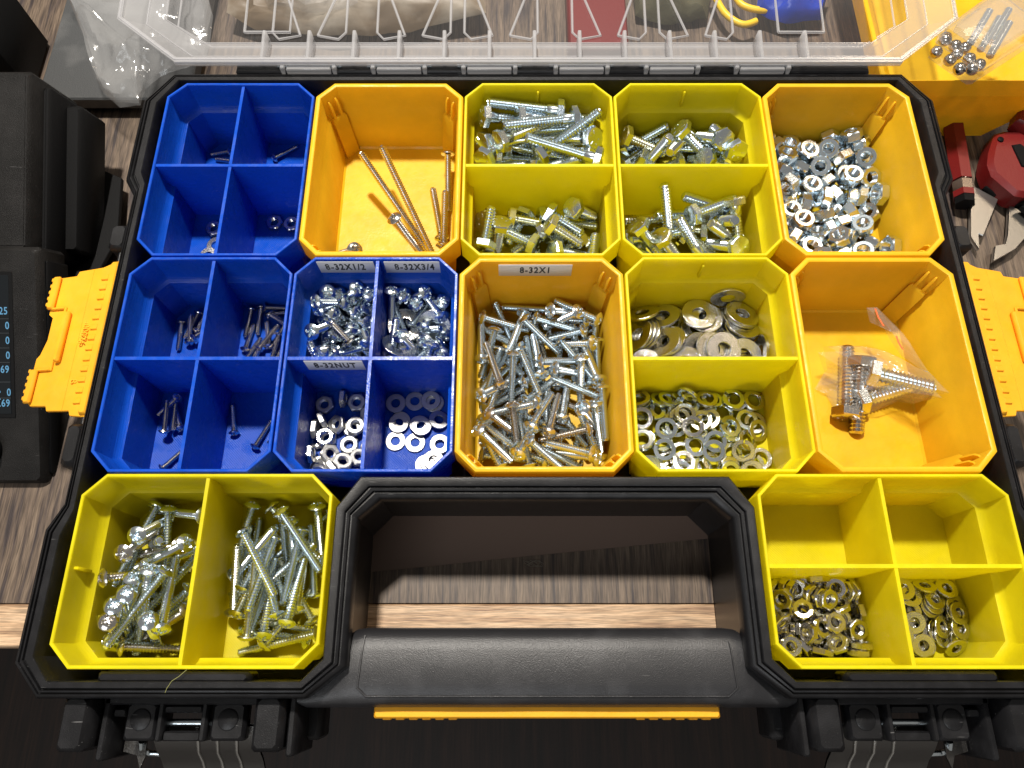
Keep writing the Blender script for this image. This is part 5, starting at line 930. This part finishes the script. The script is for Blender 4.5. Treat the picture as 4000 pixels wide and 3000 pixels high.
# red handle tool
t = thing('red_tool', 'dark red plastic tool handle with a hanging hole at the right edge of the desk', 'hand tool')
q = MB(); q.prism([(463, -13), (460.5, -21), (461, -29), (471, -42.5), (476, -43.5), (500, -30), (500, 4), (476, 3), (470, 1)], -56, -40, 2.6); bd = q.obj('body', M['red'], t)
q = MB(); q.prism([(476, -9), (481, -8), (492, -22), (492, -30), (478, -24)], -40.6, -39.2, .6); q.obj('recess', M['matte_black'], bd)
q = MB(); q.lathe([(1.7, -39.9), (1.7, -39.2), (1.4, -39.0)], 20, c=(470.5, -5)); q.obj('hole', M['matte_black'], bd)
q = MB(); q.prism([(478, 4), (486, 20), (505, 20), (505, -8), (492, -6)], -44, -33, 2.0); gp = q.obj('grip', M['red'], t)
o = text_obj('script', 'Milwaukee', 5.0, mat('dark_red_ink', (.12, .005, .005), .4), gp, (490.5, 10, -32.7), (0, 0, math.radians(72)), depth=.05, space=.9)
done(t, (478, -12, DZ))
# dark sheet on the desk inside the handle recess
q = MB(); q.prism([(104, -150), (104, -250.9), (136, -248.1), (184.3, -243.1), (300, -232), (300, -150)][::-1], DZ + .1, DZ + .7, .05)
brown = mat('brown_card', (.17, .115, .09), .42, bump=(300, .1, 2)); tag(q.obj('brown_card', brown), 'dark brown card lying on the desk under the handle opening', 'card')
q = MB(); cu = []
for k in range(28): cu.append(Vector((193 + 4 * math.sin(k * .9) + k * .12, -246 + 1.6 * math.cos(k * 1.3), DZ + .8 + .4 * math.sin(k))))
q.tube(cu, .13, 5); tag(q.obj('thread', mat('lint', (.25, .22, .18), .8)), 'tangled bit of thread by the edge of the brown card', 'thread')
# ---------------- bagged bolts in the right amber bin
t = thing('zip_bag', 'small clear zip bag with an orange stripe holding four bolts in the right amber bin', 'bag')
ol = [(300, 660, -22), (420, 652, -24), (560, 655, -27), (700, 680, -27), (880, 760, -25), (1060, 850, -20), (1210, 990, -12), (1080, 1010, -22), (1000, 1035, -28), (880, 1020, -36), (640, 1125, -40), (520, 1115, -41), (400, 1100, -41), (330, 990, -42), (250, 950, -42), (330, 820, -40)]
ol = [at(3050 + x / 1.843, 1000 + y / 1.843, z) for x, y, z in ol]
sheet(ol, 4.5, 3.2, 3.3, rings=18, fq=.12).obj('top_film', M['film_thin'], t, sharp=28)
sheet([(x, y, max(-43.2, z - 6)) for x, y, z in ol], -1, .8, 8.8, rings=6).obj('bottom_film', M['film_thin'], t, sharp=28)
fl = [(615, 375, -20), (690, 372, -20), (770, 450, -23), (880, 560, -25), (1000, 740, -26), (1080, 860, -24), (860, 720, -29), (780, 600, -30), (740, 520, -27), (640, 480, -25)]
sheet([at(3050 + x / 1.843, 1000 + y / 1.843, z) for x, y, z in fl], .5, 1.6, 5.5, rings=6).obj('flap', M['film'], t, sharp=28)
st = [(680, 378, -18), (702, 440, -19.5), (742, 505, -20.5)]; st2 = [(832, 575, -22.5), (850, 625, -23), (880, 672, -23.5)]
orange = mat('orange_stripe', (.75, .16, .05), .4)
for s__ in (st, st2):
    up = []
    for x, y, z in s__: up.append([at(3050 + (x - 6) / 1.843, 1000 + y / 1.843, z), at(3050 + (x + 6) / 1.843, 1000 + y / 1.843, z)])
    q = MB(); q.strip(up); q.strip([[(a_[0], a_[1], a_[2] - .15) for a_ in r[::-1]] for r in up]); q.obj('zip_stripe', orange, t)
done(t, (370, -155, FLOOR))
def bag_bolt(h, tp, fin, lab):
    H, T = Vector(at(3050 + h[0] / 1.843, 1000 + h[1] / 1.843, h[2])), Vector(at(3050 + tp[0] / 1.843, 1000 + tp[1] / 1.843, tp[2]))
    d = (H - T).normalized(); o = place('bolt40', fin, H - d * 17, d.to_track_quat('Z', 'Y')); tag(o, lab, 'bolt', 'bolts in the zip bag')
bag_bolt((470, 1100, -38), (478, 690, -37), 'steel', 'upright hex bolt at the left of the zip bag')
bag_bolt((590, 800, -33), (560, 1100, -39), 'steel', 'second bolt in the zip bag, its head near the bag\'s back edge')
bag_bolt((700, 850, -30), (1045, 935, -28), 'zinc', 'bright bolt pointing right in the zip bag, its round head face showing')
bag_bolt((600, 1030, -38), (880, 950, -38), 'zinc', 'lowest bolt in the zip bag, its shank pointing to the right')

q = MB(); q.tube([(57, -294.0, .6), (54.5, -296.5, 1.1), (51.8, -298.2, .8), (50.3, -300.8, .6), (49.8, -302.4, .5)], .10, 5)
tag(q.obj('fibre', mat('lime_fibre', (.30, .30, .10), .5)), 'thin lime plastic fibre lying across the front left rim', 'fibre')
